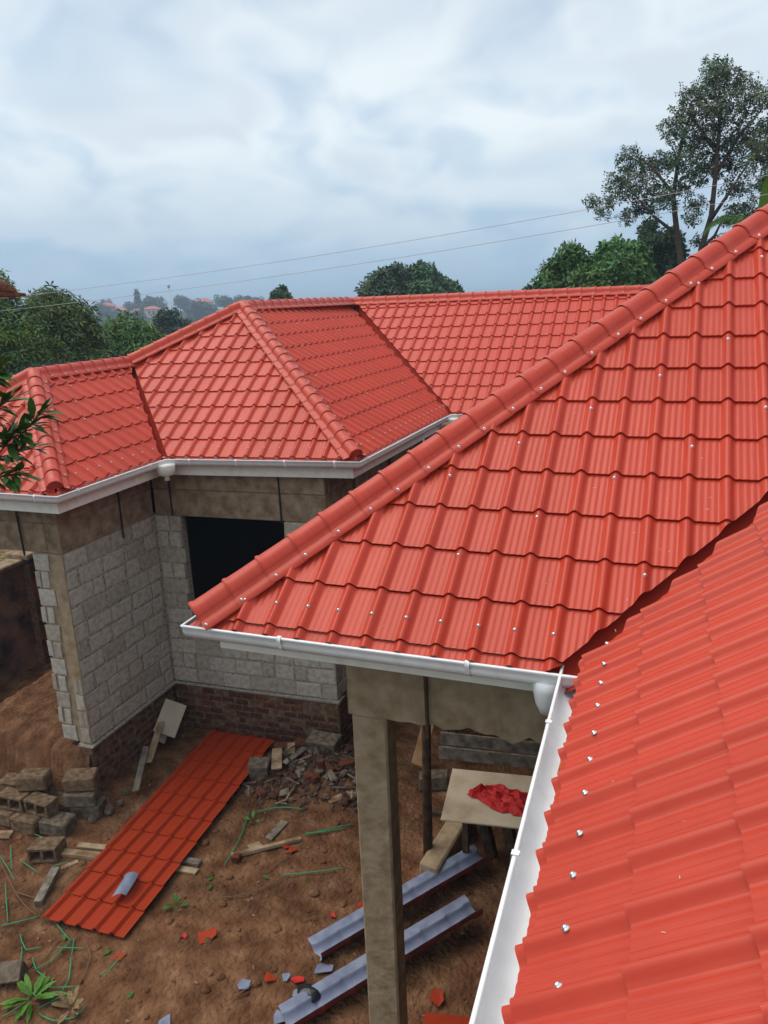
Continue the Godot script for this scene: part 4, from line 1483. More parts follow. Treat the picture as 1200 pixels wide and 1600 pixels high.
	add_tube(sb, [Vector3(-5.6, -0.1, -3.0), Vector3(-5.55, 3.0, -3.0), Vector3(-5.5, 6.0, -2.95), Vector3(-5.5, 8.0, -2.9)], [0.2, 0.17, 0.14, 0.1], 10)
	part(nt, "trunk", done(sb), M.bark)
	var sl := begin()
	add_tube(sl, [Vector3(-5.5, 6.9, -2.95), Vector3(-4.4, 6.78, -3.0), Vector3(-3.5, 6.66, -3.1), Vector3(-3.25, 6.60, -3.14), Vector3(-3.17, 6.565, -3.18)], [0.08, 0.065, 0.05, 0.038, 0.012], 9)
	add_tube(sl, [Vector3(-3.6, 6.62, -3.08), Vector3(-3.3, 6.56, -3.13), Vector3(-3.13, 6.545, -3.2)], [0.04, 0.028, 0.008], 7)
	part(nt, "broken_limb", done(sl), M.bark_red)
	var lr := RandomNumberGenerator.new()
	lr.seed = 12
	var lm: Array = []
	for k in 4:
		var st := begin()
		leaf_tris(st, Vector3.ZERO, Vector3(0, 0, 1), Vector3(1, 0, 0), 0.15, 0.046, 0.2 + 0.12 * k, 0.12)
		lm.append(done(st))
	# twigs: each a stem with whorls of leaves
	for tw in [[Vector3(-5.5, 5.9, -3.0), Vector3(-4.35, 5.95, -3.65), Vector3(-4.02, 6.10, -3.78)], [Vector3(-5.5, 5.7, -3.0), Vector3(-4.3, 5.75, -3.72), Vector3(-3.99, 5.92, -3.80)], [Vector3(-4.35, 5.62, -3.7), Vector3(-4.02, 5.63, -3.80), Vector3(-3.86, 5.83, -3.92)],
			[Vector3(-5.5, 5.5, -3.0), Vector3(-4.3, 5.5, -3.68), Vector3(-3.93, 5.60, -3.88)], [Vector3(-5.5, 5.4, -3.0), Vector3(-4.3, 5.38, -3.68), Vector3(-3.99, 5.45, -3.78)], [Vector3(-4.4, 5.6, -3.7), Vector3(-4.1, 5.58, -3.75), Vector3(-4.0, 5.7, -3.8)]]:
		var st := begin()
		var p0: Vector3 = tw[0]
		var p1: Vector3 = tw[1]
		var p2: Vector3 = tw[2]
		add_tube(st, [p0, p1, p2], [0.02, 0.008, 0.003], 6)
		var twig := part(nt, "twig", done(st), M.bark)
		var dirv := (p2 - p1).normalized()
		for k in 34:
			var s := 0.25 + 0.75 * k / 33.0
			var p := p1.lerp(p2, s)
			var d := (rand_dir(lr) * 0.8 + dirv * 0.55 + Vector3(0.35, 0.05, 0.1)).normalized()
			var x := UPV.cross(d).normalized()
			x = (x + rand_dir(lr) * 0.3).normalized()
			x = (x - d * x.dot(d)).normalized()
			part(twig, "leaf", lm[k % 4], M.leaf_near, Transform3D(Basis(x, d.cross(x), d).scaled(Vector3.ONE * lr.randf_range(0.8, 1.25)), p))

# ---------------------------------------------------------------- the far hillside

func hill_at(px_angle: float, r: float) -> Vector3:
	var x := sin(px_angle) * r
	var z := -cos(px_angle) * r
	return Vector3(x, land_height(x, z, noise(0.004, 95, 3)), z)

func build_hill() -> void:
	var far := sprig(7, 1.1, 0.6, 404)
	var r := RandomNumberGenerator.new()
	r.seed = 88
	# azimuths, west of the line of view through the gap on the left
	var kinds := ["rounded tree on the far hillside among red-roofed houses", "rounded tree on the far hillside among red-roofed houses"]
	for k in 64:
		var az := deg_to_rad(r.randf_range(-45.0, -29.0))
		var dist := r.randf_range(250.0, 450.0)
		var p := hill_at(az, dist)
		var s := r.randf_range(3.0, 5.5)
		var t := thing("hillside_tree", kinds[0], "tree", p, "trees on the far hillside")
		trunk(t, "trunk", [p, p + Vector3(0, s, 0)], [0.4, 0.25], 5)
		var lobes: Array = []
		for q in 5:
			lobes.append([p + Vector3(r.randf_range(-0.5, 0.5) * s, s * r.randf_range(0.6, 1.15), r.randf_range(-0.5, 0.5) * s), Vector3(s * 0.55, s * 0.5, s * 0.55), 34, r.randf_range(0.7, 1.2)])
		crown(t, lobes, far, 500 + k, C(0.026, 0.052, 0.024), 0.3, 0.4, 1.0)
	# one conifer-like tree that stands above the skyline
	var pt := hill_at(deg_to_rad(-37.4), 400.0)
	var cn := thing("conifer", "pointed dark tree standing above the far skyline", "tree", pt)
	trunk(cn, "trunk", [pt, pt + Vector3(0, 11, 0)], [0.4, 0.1], 5)
	var cl: Array = []
	for q in 6:
		cl.append([pt + Vector3(0, 3.0 + q * 1.5, 0), Vector3(2.2 - q * 0.33, 1.1, 2.2 - q * 0.33), 40, 0.8])
	crown(cn, cl, far, 599, C(0.022, 0.045, 0.024), 0.25, 0.3, 0.9)
	# houses: azimuth, distance, length, height of wall, roof rise, what tells it apart
	var rows := [[-41.1, 330.0, 11.0, 3.2, 2.6, "cream walled house with a red roof lowest and leftmost on the far hillside"], [-39.4, 420.0, 12.0, 3.0, 3.2, "red-roofed house highest on the far skyline left of the pointed tree"], [-38.6, 390.0, 10.0, 2.6, 2.4, "wide low red roof just under the skyline left of the pointed tree"],
		[-37.5, 370.0, 9.0, 2.6, 2.2, "small red-roofed house below the skyline in the middle of the far hillside"], [-36.5, 380.0, 11.0, 2.6, 2.3, "red-roofed house under the pointed tree"], [-34.9, 250.0, 8.0, 3.0, 2.5, "orange-red roof nearest on the hillside, above the bushy green tree"],
		[-33.0, 420.0, 15.0, 4.0, 3.2, "large red-roofed house on the skyline right of the floodlight mast"], [-31.2, 330.0, 9.0, 5.5, 1.6, "tall pale house with a flat brown roof furthest right on the far hillside"], [-32.0, 310.0, 8.0, 2.6, 2.0, "low red roof half hidden between the mast and the bay's hip"]]
	for q in rows:
		var p := hill_at(deg_to_rad(q[0]), q[1])
		house_far(p, q[2] * 0.6, q[3] * 0.3, q[4] * 0.6, q[5], r)
	# floodlight mast
	var mb := Vector3(-46.15, -8.0, -65.35)
	var mast := thing("floodlight_mast", "thin grey floodlight mast standing alone against the sky", "mast", mb)
	var st := begin()
	add_tube(st, [mb, Vector3(-46.15, 8.3, -65.35)], [0.09, 0.055], 8)
	part(mast, "pole", done(st), M.pole)
	var hd := begin()
	flat(hd)
	add_block(hd, Transform3D(Basis(), Vector3(-46.15, 8.5, -65.35)), Vector3(0.24, 0.32, 0.24), 0.05, 0.0, 3)
	part(mast, "lamp_head", done(hd), M.pole)
	# drifting smoke low in front of the trees on the left
	var fv := FogVolume.new()
	fv.name = "smoke"
	fv.size = Vector3(3.4, 2.6, 2.2)
	fv.shape = RenderingServer.FOG_VOLUME_SHAPE_ELLIPSOID
	var fm := FogMaterial.new()
	fm.density = 0.10
	fm.albedo = C(0.45, 0.6, 0.85).linear_to_srgb()
	fm.edge_fade = 0.6
	fv.material = fm
	add_child(fv)
	fv.position = Vector3(-11.9, 4.2, -12.6)
	fv.set_meta("kind", "stuff")
	tag(fv, "thin bluish smoke drifting in front of the mango tree", "smoke")

func house_far(p: Vector3, l: float, wall: float, rise: float, label: String, r: RandomNumberGenerator) -> void:
	var h := thing("hillside_house", label, "house", p, "houses on the far hillside")
	var turn := Basis(UPV, r.randf_range(0.2, 0.9))
	var d := l * 0.7
	var top := p + UPV * (wall + 3.0)
	var w := part(h, "wall", block_mesh(Vector3(l, wall + 3.0, d), 0.05, 0.0, 1), M.far_wall, Transform3D(turn, p + UPV * ((wall + 3.0) * 0.5)))
	var st := begin()
	flat(st)
	var e := 0.7
	var a := turn * Vector3(-l * 0.5 - e, 0, d * 0.5 + e) + top
	var b := turn * Vector3(l * 0.5 + e, 0, d * 0.5 + e) + top
	var c := turn * Vector3(l * 0.5 + e, 0, -d * 0.5 - e) + top
	var g := turn * Vector3(-l * 0.5 - e, 0, -d * 0.5 - e) + top
	var r1 := turn * Vector3(-l * 0.2, rise, 0) + top
	var r2 := turn * Vector3(l * 0.2, rise, 0) + top
	quad(st, a, r1, r2, b)
	quad(st, c, r2, r1, g)
	tri(st, b, r2, c)
	tri(st, g, r1, a)
	quad(st, a, b, c, g)
	part(h, "roof", done(st), M.far_roof)
	for k in 3:
		var x := (k - 1) * l * 0.3
		part(w, "window", block_mesh(Vector3(l * 0.12, 1.3, 0.12), 0.02, 0.0, 1), M.far_glass, Transform3D(turn, p + UPV * (wall + 3.0 - 1.5) + turn * Vector3(x, 0, d * 0.5 + 0.02)))

func build_wires() -> void:
	for q in [[Vector3(-21.5, 6.62, -13.2), Vector3(3.6, 8.30, -13.55), 0.40, "upper power line crossing the sky behind the roofs"], [Vector3(-21.5, 6.32, -13.2), Vector3(3.6, 8.02, -13.55), 0.36, "lower power line crossing the sky behind the roofs"]]:
		var pts: Array = []
		var rad: Array = []
		for k in 25:
			var s := k / 24.0
			var p: Vector3 = q[0].lerp(q[1], s)
			pts.append(p - UPV * q[2] * 4.0 * s * (1 - s) - Vector3(0, 0, 2.0 * 4.0 * s * (1 - s)) * 0.0)
			rad.append(0.0042)
		var st := begin()
		add_tube(st, pts, rad, 5)
		solo("power_line", done(st), M.wire, Transform3D(), q[3], "power line", "power lines")

# ---------------------------------------------------------------- things in the yard

func gy(x: float, z: float) -> float:
	return ground_height(x, z)

func hollow_block() -> ArrayMesh:
	# 0.40 x 0.20 x 0.20 with two cores running through it along z
	var st := begin()
	flat(st)
	var k := 0
	for b in [[Vector3(0, 0.081, 0), Vector3(0.40, 0.038, 0.2)], [Vector3(0, -0.081, 0), Vector3(0.40, 0.038, 0.2)], [Vector3(-0.181, 0, 0), Vector3(0.038, 0.123, 0.2)], [Vector3(0, 0, 0), Vector3(0.04, 0.123, 0.2)], [Vector3(0.181, 0, 0), Vector3(0.038, 0.123, 0.2)]]:
		k += 1
		add_block(st, Transform3D(Basis(), b[0]), b[1], 0.006, 0.0025, 40 + k)
	return done(st)

func plank(label: String, a: Vector2, b: Vector2, w: float, th: float, m: Material, ya := -1.0, yb := -1.0, group := "", called := "plank", edge := UPV) -> void:
	var p := Vector3(a.x, (gy(a.x, a.y) + th * 0.5 + 0.006) if ya < 0 else ya, a.y)
	var q := Vector3(b.x, (gy(b.x, b.y) + th * 0.5 + 0.006) if yb < 0 else yb, b.y)
	solo(called, block_mesh(Vector3(w, th, p.distance_to(q)), 0.004, 0.004, int(absf(a.x) * 100)), m, bar_xf(p, q, edge), label, "plank" if called != "stick" else "stick", group)

func scrap(called: String, label: String, at: Vector2, size: float, m: Material, seed_: int, group := "", lift := 0.01) -> void:
	var r := RandomNumberGenerator.new()
	r.seed = seed_
	var st := begin()
	flat(st)
	var n := 5
	var ring: Array = []
	for k in n:
		var a := TAU * k / n + r.randf_range(-0.4, 0.4)
		ring.append(Vector3(cos(a) * size * r.randf_range(0.4, 1.0), r.randf_range(0.0, 0.35) * size, sin(a) * size * r.randf_range(0.5, 1.0)))
	var c := Vector3(0, 0.12 * size, 0)
	var dn := Vector3(0, -0.003, 0)
	for k in n:
		tri(st, c, ring[(k + 1) % n], ring[k])
		tri(st, c + dn, ring[k] + dn, ring[(k + 1) % n] + dn)
		quad(st, ring[k], ring[(k + 1) % n], ring[(k + 1) % n] + dn, ring[k] + dn)
	solo(called, done(st), m, Transform3D(Basis(UPV, r.randf_range(0, TAU)), Vector3(at.x, gy(at.x, at.y) + lift, at.y)), label, "scrap", group)

func strip(pts: Array, m: Material, w: float, called: String, label: String, category: String, group: String, seed_: int) -> void:
	var r := RandomNumberGenerator.new()
	r.seed = seed_
	var path: Array = []
	var rad: Array = []
	var cv := Curve3D.new()
	for p in pts:
		cv.add_point(Vector3(p.x, gy(p.x, p.y) + 0.018 + r.randf_range(0.0, 0.03), p.y))
	for i in range(1, cv.point_count - 1):
		var t := (cv.get_point_position(i + 1) - cv.get_point_position(i - 1)) * 0.2
		cv.set_point_in(i, -t)
		cv.set_point_out(i, t)
	var l := cv.get_baked_length()
	var n := 9
	for k in n:
		path.append(cv.sample_baked(l * k / (n - 1)))
		rad.append(w * (1.0 - 0.5 * absf(k / (n - 1.0) - 0.4)))
	var st := begin()
	add_tube(st, path, rad, 5)
	solo(called, done(st), m, Transform3D(), label, category, group)

func cap_piece(label: String, a: Vector3, b: Vector3, roll: float, lap_rim: bool) -> void:
	# a length of ridge capping, grey back coat up, red paint below
	var t := thing("ridge_capping", label, "ridge capping", (a + b) * 0.5 * Vector3(1, 0, 1))
	var d := (b - a).normalized()
	var x := d.cross(UPV).normalized()
	var bas := Basis(x, x.cross(d), -d).rotated(d, roll)
	var l := a.distance_to(b)
	var sec: Array = []
	sec.append(Vector2(-0.195, 0.03))
	sec.append(Vector2(-0.10, 0.0))
	for k in 11:
		var q := PI * k / 10
		sec.append(Vector2(-cos(q) * 0.098, -sin(q) * 0.085))
	sec.append(Vector2(0.106, 0.02))
	for sh in [["back_coat", 0.0, M.grey_coat], ["painted_face", 0.004, M.red_under]]:
		var st := begin()
		var grid: Array = []
		var n := int(round(l / 0.3)) * 8
		for i in n + 1:
			var s := l * i / n
			var f := i % 8
			var k := 1.0 + (0.2 if f == 0 else (0.06 if f == 1 else 0.0))
			if lap_rim and i > n - 3:
				k = 1.16
			var row: Array = []
			for j in sec.size():
				var q: Vector2 = sec[j]
				var t0: Vector2 = sec[maxi(j - 1, 0)]
				var t1: Vector2 = sec[mini(j + 1, sec.size() - 1)]
				var nn := (t1 - t0).normalized()
				var kk := k if q.y <= 0.0 else 1.0
				var w := q * kk + Vector2(nn.y, -nn.x) * float(sh[1])
				row.append(a + bas * Vector3(w.x, w.y, -s))
			grid.append(row)
		for i in grid.size() - 1:
			for j in sec.size() - 1:
				quad(st, grid[i][j], grid[i][j + 1], grid[i + 1][j + 1], grid[i + 1][j])
		part(t, sh[0], done(st), sh[2])

func build_yard() -> void:
	# the roofing sheet lying on the ground
	var sheet_xf := Transform3D()
	var s0 := Vector3(-6.17, 0.05, -5.12)
	var s1 := Vector3(-5.10, 0.05, -5.17)
	var s2 := Vector3(-6.88, 0.17, -8.72)
	var su := (s1 - s0).normalized()
	var sv := (s2 - s0)
	sv = (sv - su * sv.dot(su)).normalized()
	sheet_xf = Transform3D(Basis(su, su.cross(sv), -sv), s0)
	var st := begin()
	rib_phase = 0.062
	for sd in [1, -1]:
		for i in 5:
			for j in 10:
				add_tile(st, 0.062 + i * PITCH, j * COURSE - 0.0 - (COURSE - 0.12) * 0.0, Vector2(i * 0.3, j * 0.2))
		break
	rib_phase = 0.0
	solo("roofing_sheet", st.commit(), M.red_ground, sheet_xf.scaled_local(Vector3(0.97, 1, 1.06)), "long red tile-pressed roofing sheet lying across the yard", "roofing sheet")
	# the grey bent offcut on it
	var of := begin()
	for k in 6:
		var s := k / 6.0
		var s2_ := (k + 1) / 6.0
		var row := func(t: float) -> Array:
			var c := Vector3(0.0 + 0.16 * sin(t * 1.6), 0.015 + 0.03 * sin(t * PI), -0.30 * t + 0.1)
			return [c + Vector3(-0.075, 0.0, -0.02), c + Vector3(-0.03, 0.035, 0), c + Vector3(0.03, 0.035, 0.01), c + Vector3(0.075, 0.0, 0.02)]
		var r0: Array = row.call(s)
		var r1: Array = row.call(s2_)
		for j in 3:
			quad(of, r0[j], r0[j + 1], r1[j + 1], r1[j])
	solo("metal_offcut", done(of), M.grey_coat, Transform3D(Basis(UPV, 0.75), Vector3(-5.52, 0.16, -5.62)), "small bent grey metal offcut lying on the red roofing sheet", "offcut")

	# stacked concrete blocks by the verandah corner
	var hb := hollow_block()
	var earthy := [M.block_earth, M.block_earth, M.block_dark]
	var stack := [
		[-7.95, 0.10, -6.36, 0.05, 0], [-7.52, 0.10, -6.34, -0.03, 0], [-7.10, 0.10, -6.40, 0.10, 0], [-7.82, 0.10, -6.72, 0.0, 0], [-7.38, 0.10, -6.75, 0.06, 0], [-6.94, 0.10, -6.78, 0.30, 0],
		[-7.80, 0.305, -6.42, 0.04, 1], [-7.37, 0.305, -6.44, -0.05, 1], [-7.75, 0.305, -6.74, 0.08, 0],
		[-7.62, 0.51, -6.62, 0.35, 0], [-8.05, 0.305, -6.70, 0.2, 0],
		[-6.96, 0.305, -6.74, 0.36, 0], [-6.98, 0.51, -6.78, 0.42, 0]]
	var names := ["bottom front row, leftmost", "bottom front row, second from left", "bottom front row, nearest the roofing sheet", "bottom rear row, leftmost", "bottom rear row, middle", "bottom of the pile nearest the brick plinth", "middle layer front left, its hollow ends showing", "middle layer front right, its hollow ends showing", "middle layer at the rear",
		"topmost of the earth-covered left pile", "middle layer at the far left", "middle of the pile nearest the brick plinth", "topmost of the pile nearest the brick plinth"]
	for i in stack.size():
		var q: Array = stack[i]
		var mesh := hb if q[4] == 1 else block_mesh(Vector3(0.40, 0.195, 0.26), 0.018, 0.010, 60 + i)
		solo("concrete_block", mesh, earthy[i % 3], Transform3D(Basis(UPV, q[3]), Vector3(q[0], q[1] + gy(q[0], q[2]) * 0.5, q[2])), "concrete block in the stack by the verandah, " + names[i], "concrete block", "stacked concrete blocks")
	solo("concrete_block", hb, M.block_earth, Transform3D(Basis(UPV, 0.25).scaled(Vector3(0.85, 1, 1.2)), Vector3(-6.86, 0.12, -5.96)), "single hollow brown block lying alone in front of the stack", "concrete block")
	solo("concrete_block", hb, M.block_dark, Transform3D(Basis(UPV, 0.5) * Basis(Vector3(1, 0, 0), 0.5), Vector3(-5.95, 0.08, -4.38)), "hollow block cut off by the left edge near the leafy weed", "concrete block")
	# timber
	plank("long pale batten lying between the red brick and the green strips", Vector2(-4.68, -6.64), Vector2(-4.03, -7.20), 0.06, 0.045, M.wood)
	plank("short flat board beyond the long pale batten", Vector2(-4.42, -7.08), Vector2(-4.38, -7.45), 0.11, 0.022, M.wood_grey)
	plank("pale plank end sticking out left of the roofing sheet", Vector2(-6.78, -6.03), Vector2(-6.15, -6.16), 0.10, 0.05, M.wood)
	plank("narrower plank behind the pale plank left of the roofing sheet", Vector2(-6.62, -6.20), Vector2(-6.25, -6.30), 0.08, 0.045, M.wood)
	plank("thick short timber offcut left of the roofing sheet's lower end", Vector2(-6.39, -5.30), Vector2(-6.58, -5.78), 0.10, 0.07, M.wood_grey)
	plank("lower of two plank ends peeping out right of the roofing sheet", Vector2(-5.35, -6.27), Vector2(-4.94, -6.29), 0.09, 0.03, M.wood)
	plank("upper of two plank ends peeping out right of the roofing sheet", Vector2(-5.35, -6.39), Vector2(-4.98, -6.42), 0.09, 0.05, M.wood_grey)
	plank("pale board end at the left edge in front of the stacked blocks", Vector2(-8.1, -5.97), Vector2(-7.63, -6.14), 0.14, 0.03, M.wood)
	plank("wood chip beside the single hollow block", Vector2(-6.56, -5.85), Vector2(-6.44, -6.0), 0.07, 0.02, M.wood)
	plank("square wood chip beside the long pale batten", Vector2(-4.56, -6.85), Vector2(-4.47, -6.98), 0.11, 0.02, M.wood)
	plank("grey board leaning low against the side plinth", Vector2(-6.52, -7.22), Vector2(-6.86, -7.94), 0.09, 0.025, M.wood_grey, 0.16, 0.34)
	plank("brown board leaning against the side plinth behind the grey one", Vector2(-6.70, -7.76), Vector2(-6.93, -8.42), 0.10, 0.025, M.wood, 0.22, 0.46)
	plank("pale square board leaning in the corner above the roofing sheet", Vector2(-6.85, -8.35), Vector2(-6.87, -8.75), 0.34, 0.02, M.ply, 0.30, 0.62, "", "board", Vector3(0.6, 0.8, 0.1))
	plank("second pale board behind the leaning square board", Vector2(-6.92, -8.3), Vector2(-6.95, -8.66), 0.2, 0.02, M.ply, 0.2, 0.48, "", "board", Vector3(0.8, 0.5, 0.1))
	plank("wide pale board on the rubble heap", Vector2(-5.08, -8.60), Vector2(-4.86, -8.16), 0.15, 0.025, M.wood, 0.24, 0.22)
	plank("board crossing the ring of wire on the rubble heap", Vector2(-4.82, -8.32), Vector2(-4.66, -8.68), 0.09, 0.025, M.wood_grey, 0.22, 0.28)
	plank("splintered pale plank at the foot of the rubble heap", Vector2(-3.97, -7.93), Vector2(-3.69, -8.26), 0.10, 0.03, M.wood)
	plank("small pale board at the back of the rubble heap", Vector2(-4.93, -8.75), Vector2(-4.80, -8.5), 0.11, 0.02, M.wood, 0.26, 0.26)
	plank("orange-brown board leaning behind the concrete post", Vector2(-2.98, -8.7), Vector2(-2.95, -9.75), 0.16, 0.03, M.wood_orange, 0.3, 1.05, "", "plank", Vector3(0.4, 0.8, 0.3))
	plank("upper grey board standing on edge across the back of the carport", Vector2(-2.72, -8.98), Vector2(-0.6, -9.25), 0.03, 0.19, M.wood_grey, 0.60, 0.56)
	plank("lower grey board standing on edge across the back of the carport", Vector2(-2.74, -8.95), Vector2(-0.6, -9.22), 0.03, 0.19, M.wood_grey, 0.40, 0.36)
	# bricks and lumps
	var lumps := [[Vector2(-4.60, -6.62), Vector3(0.10, 0.11, 0.10), M.brick, "broken red brick at the end of the long pale batten", 0.1], [Vector2(-4.26, -8.35), Vector3(0.10, 0.22, 0.08), M.brick, "red brick standing upright on the rubble heap", 0.2], [Vector2(-4.37, -8.20), Vector3(0.15, 0.09, 0.12), M.brick, "orange broken brick beside the upright one", 0.5],
		[Vector2(-5.12, -8.84), Vector3(0.26, 0.10, 0.12), M.brick, "whole red brick at the back of the rubble heap", 0.1], [Vector2(-4.85, -8.88), Vector3(0.2, 0.12, 0.14), M.brick, "second red brick at the back of the rubble heap", -0.3], [Vector2(-3.95, -8.60), Vector3(0.30, 0.10, 0.10), M.brick, "long red brick by the concrete post", 0.7],
		[Vector2(-4.44, -8.84), Vector3(0.46, 0.22, 0.26), M.block_dark, "large grey concrete block at the back of the rubble heap", 0.0], [Vector2(-5.16, -8.2), Vector3(0.28, 0.26, 0.24), M.block_dark, "dark cube-like concrete lump on the left of the rubble heap", 0.3]]
	for i in lumps.size():
		var q: Array = lumps[i]
		var p: Vector2 = q[0]
		var s: Vector3 = q[1]
		solo("broken_brick" if i < 6 else "concrete_lump", block_mesh(s, 0.012, 0.012, 80 + i), q[2], Transform3D(Basis(UPV, q[4]) * Basis(Vector3(1, 0, 0), 0.12), Vector3(p.x, gy(p.x, p.y) + s.y * 0.42, p.y)), q[3], "brick" if i < 6 else "concrete lump")
	var rr := RandomNumberGenerator.new()
	rr.seed = 31
	var rm := [M.brick, M.brick_dark, M.block_dark, M.brick_dark, M.brick_mortar, M.wood_grey]
	var rub: Array = []
	for k in 6:
		rub.append(block_mesh(Vector3(rr.randf_range(0.08, 0.2), rr.randf_range(0.05, 0.1), rr.randf_range(0.06, 0.12)), 0.02, 0.02, 120 + k))
	for k in 95:
		var p := Vector2(rr.randf_range(-5.3, -3.5), rr.randf_range(-9.0, -7.55))
		if p.y > -7.6 - (p.x + 5.4) * 0.22:
			continue
		var y := gy(p.x, p.y) + rr.randf_range(0.0, 0.06)
		solo("rubble_piece", rub[k % 6], rm[rr.randi() % 6], Transform3D(Basis(rand_dir(rr), rr.randf_range(0, 0.7)) * Basis(UPV, rr.randf_range(0, TAU)), Vector3(p.x, y, p.y)), "broken lump in the rubble heap below the bay's brick plinth", "rubble", "lumps in the rubble heap")
	var dm := MultiMesh.new()
	dm.transform_format = MultiMesh.TRANSFORM_3D
	dm.use_colors = true
	dm.mesh = block_mesh(Vector3(0.07, 0.03, 0.045), 0.012, 0.012, 19)
	dm.instance_count = 900
	for i in 900:
		var x := rr.randf_range(-5.35, -3.5)
		var z := rr.randf_range(-9.1, -7.5 - 0.25 * rr.randf())
		if z > -7.55 - (x + 5.5) * 0.24 + rr.randf_range(-0.3, 0.25):
			z -= 0.8
		dm.set_instance_transform(i, Transform3D(Basis(rand_dir(rr), rr.randf_range(0, 3)).scaled(Vector3.ONE * rr.randf_range(0.35, 1.2)), Vector3(x, gy(x, z) + 0.01, z)))
		var v := rr.randf_range(0.4, 1.5)
		var warm := rr.randf_range(0.0, 1.0)
		dm.set_instance_color(i, Color(lerpf(0.10, 0.13, warm) * v, lerpf(0.082, 0.05, warm) * v, lerpf(0.066, 0.028, warm) * v))
	var dmat := StandardMaterial3D.new()
	dmat.vertex_color_use_as_albedo = true
	dmat.roughness = 1.0
	var deb := MultiMeshInstance3D.new()
	deb.multimesh = dm
	deb.material_override = dmat
	deb.name = "crumbled_rubble"
	add_child(deb)
	deb.set_meta("kind", "stuff")
	tag(deb, "small crumbled brick and mortar filling the rubble heap below the bay", "rubble")
	# splinters of wood in the heap
	for k in 26:
		var p := Vector2(rr.randf_range(-5.3, -3.6), rr.randf_range(-8.9, -7.7))
		var a := rr.randf_range(0, TAU)
		var l := rr.randf_range(0.12, 0.4)
		var y := gy(p.x, p.y) + 0.05
		var c := Vector3(p.x, y, p.y)
		var d := Vector3(cos(a), rr.randf_range(-0.1, 0.35), sin(a)).normalized() * l * 0.5
		solo("wood_splinter", block_mesh(Vector3(0.022, 0.016, l), 0.003, 0.003, k), M.wood if k % 3 == 0 else M.wood_grey, bar_xf(c - d, c + d), "thin wood splinter on the rubble heap", "splinter", "splinters on the rubble heap")
	# small stones beside the block stack
	for k in 10:
		var p := Vector2(rr.randf_range(-6.85, -6.2), rr.randf_range(-7.4, -6.6))
		var s := rr.randf_range(0.5, 1.3)
		solo("stone", rub[k % 6], M.block_dark, Transform3D(Basis(rand_dir(rr), rr.randf_range(0, 3)).scaled(Vector3.ONE * s), Vector3(p.x, gy(p.x, p.y) + 0.03, p.y)), "grey stone by the foot of the side plinth", "stone", "stones by the side plinth")
	# ring of black wire
	var wr := begin()
	for k in 3:
		var pts: Array = []
		var rad: Array = []
		for q in 19:
			var a := TAU * q / 18
			pts.append(Vector3(cos(a) * (0.165 + 0.012 * k), 0.02 * k + 0.02 * sin(a * 2 + k), sin(a) * (0.165 + 0.01 * k)))
			rad.append(0.006)
		add_tube(wr, pts, rad, 5)
	solo("wire_ring", done(wr), M.dark, Transform3D(Basis(Vector3(1, 0, 0), 0.25), Vector3(-4.62, 0.30, -8.45)), "ring of coiled black wire on the rubble heap", "wire")
	# green strips and dry stalks
	var greens := [[Vector2(-4.02, -7.27), Vector2(-3.77, -7.41), Vector2(-3.49, -7.66)], [Vector2(-3.94, -6.52), Vector2(-3.60, -6.68), Vector2(-3.27, -6.84)], [Vector2(-4.68, -6.47), Vector2(-4.75, -6.95), Vector2(-4.92, -7.49)], [Vector2(-4.81, -7.45), Vector2(-4.53, -7.65), Vector2(-4.23, -7.70)], [Vector2(-4.0, -7.30), Vector2(-3.8, -7.36), Vector2(-3.55, -7.56)]]
	var gl := ["long green plastic strip beside the concrete post", "green strip lying alone in the middle of the yard", "green strip running up past the red brick", "green strip on the edge of the rubble heap", "green strip lying along the longest one by the post"]
	for i in greens.size():
		strip(greens[i], M.strip, 0.009, "plastic_strip", gl[i], "plastic strip", "green plastic strips", 700 + i)
	var tangle := [[Vector2(-7.63, -6.24), Vector2(-7.38, -6.23), Vector2(-7.10, -6.18)], [Vector2(-7.44, -5.77), Vector2(-7.19, -5.65), Vector2(-6.97, -5.53)], [Vector2(-7.46, -5.96), Vector2(-7.12, -5.64)], [Vector2(-7.03, -5.45), Vector2(-6.52, -4.99)], [Vector2(-6.55, -4.92), Vector2(-6.39, -5.02), Vector2(-6.24, -5.17)],
		[Vector2(-6.00, -5.15), Vector2(-5.83, -5.07), Vector2(-5.63, -4.98)], [Vector2(-5.64, -4.99), Vector2(-5.64, -4.70), Vector2(-5.71, -4.55)], [Vector2(-6.24, -4.89), Vector2(-6.01, -4.74), Vector2(-5.87, -4.82)], [Vector2(-6.09, -4.76), Vector2(-5.91, -4.57), Vector2(-5.87, -4.38)], [Vector2(-5.86, -4.68), Vector2(-5.69, -4.56), Vector2(-5.44, -4.52)],
		[Vector2(-5.70, -4.85), Vector2(-5.43, -4.94)], [Vector2(-5.64, -5.03), Vector2(-5.46, -4.80)], [Vector2(-5.46, -4.79), Vector2(-5.32, -4.60), Vector2(-5.27, -4.46)], [Vector2(-4.95, -4.96), Vector2(-4.96, -4.80), Vector2(-5.00, -4.69)], [Vector2(-5.57, -4.41), Vector2(-5.37, -4.46), Vector2(-5.16, -4.53)],
		[Vector2(-5.16, -4.51), Vector2(-5.27, -4.38), Vector2(-5.37, -4.24)], [Vector2(-5.33, -4.20), Vector2(-5.11, -4.17), Vector2(-4.94, -4.26), Vector2(-4.92, -4.39)], [Vector2(-6.68, -5.81), Vector2(-6.53, -5.94)], [Vector2(-7.11, -5.79), Vector2(-6.77, -5.70)], [Vector2(-5.86, -4.42), Vector2(-5.45, -4.32)], [Vector2(-5.62, -4.05), Vector2(-5.52, -4.23), Vector2(-5.55, -4.33)]]
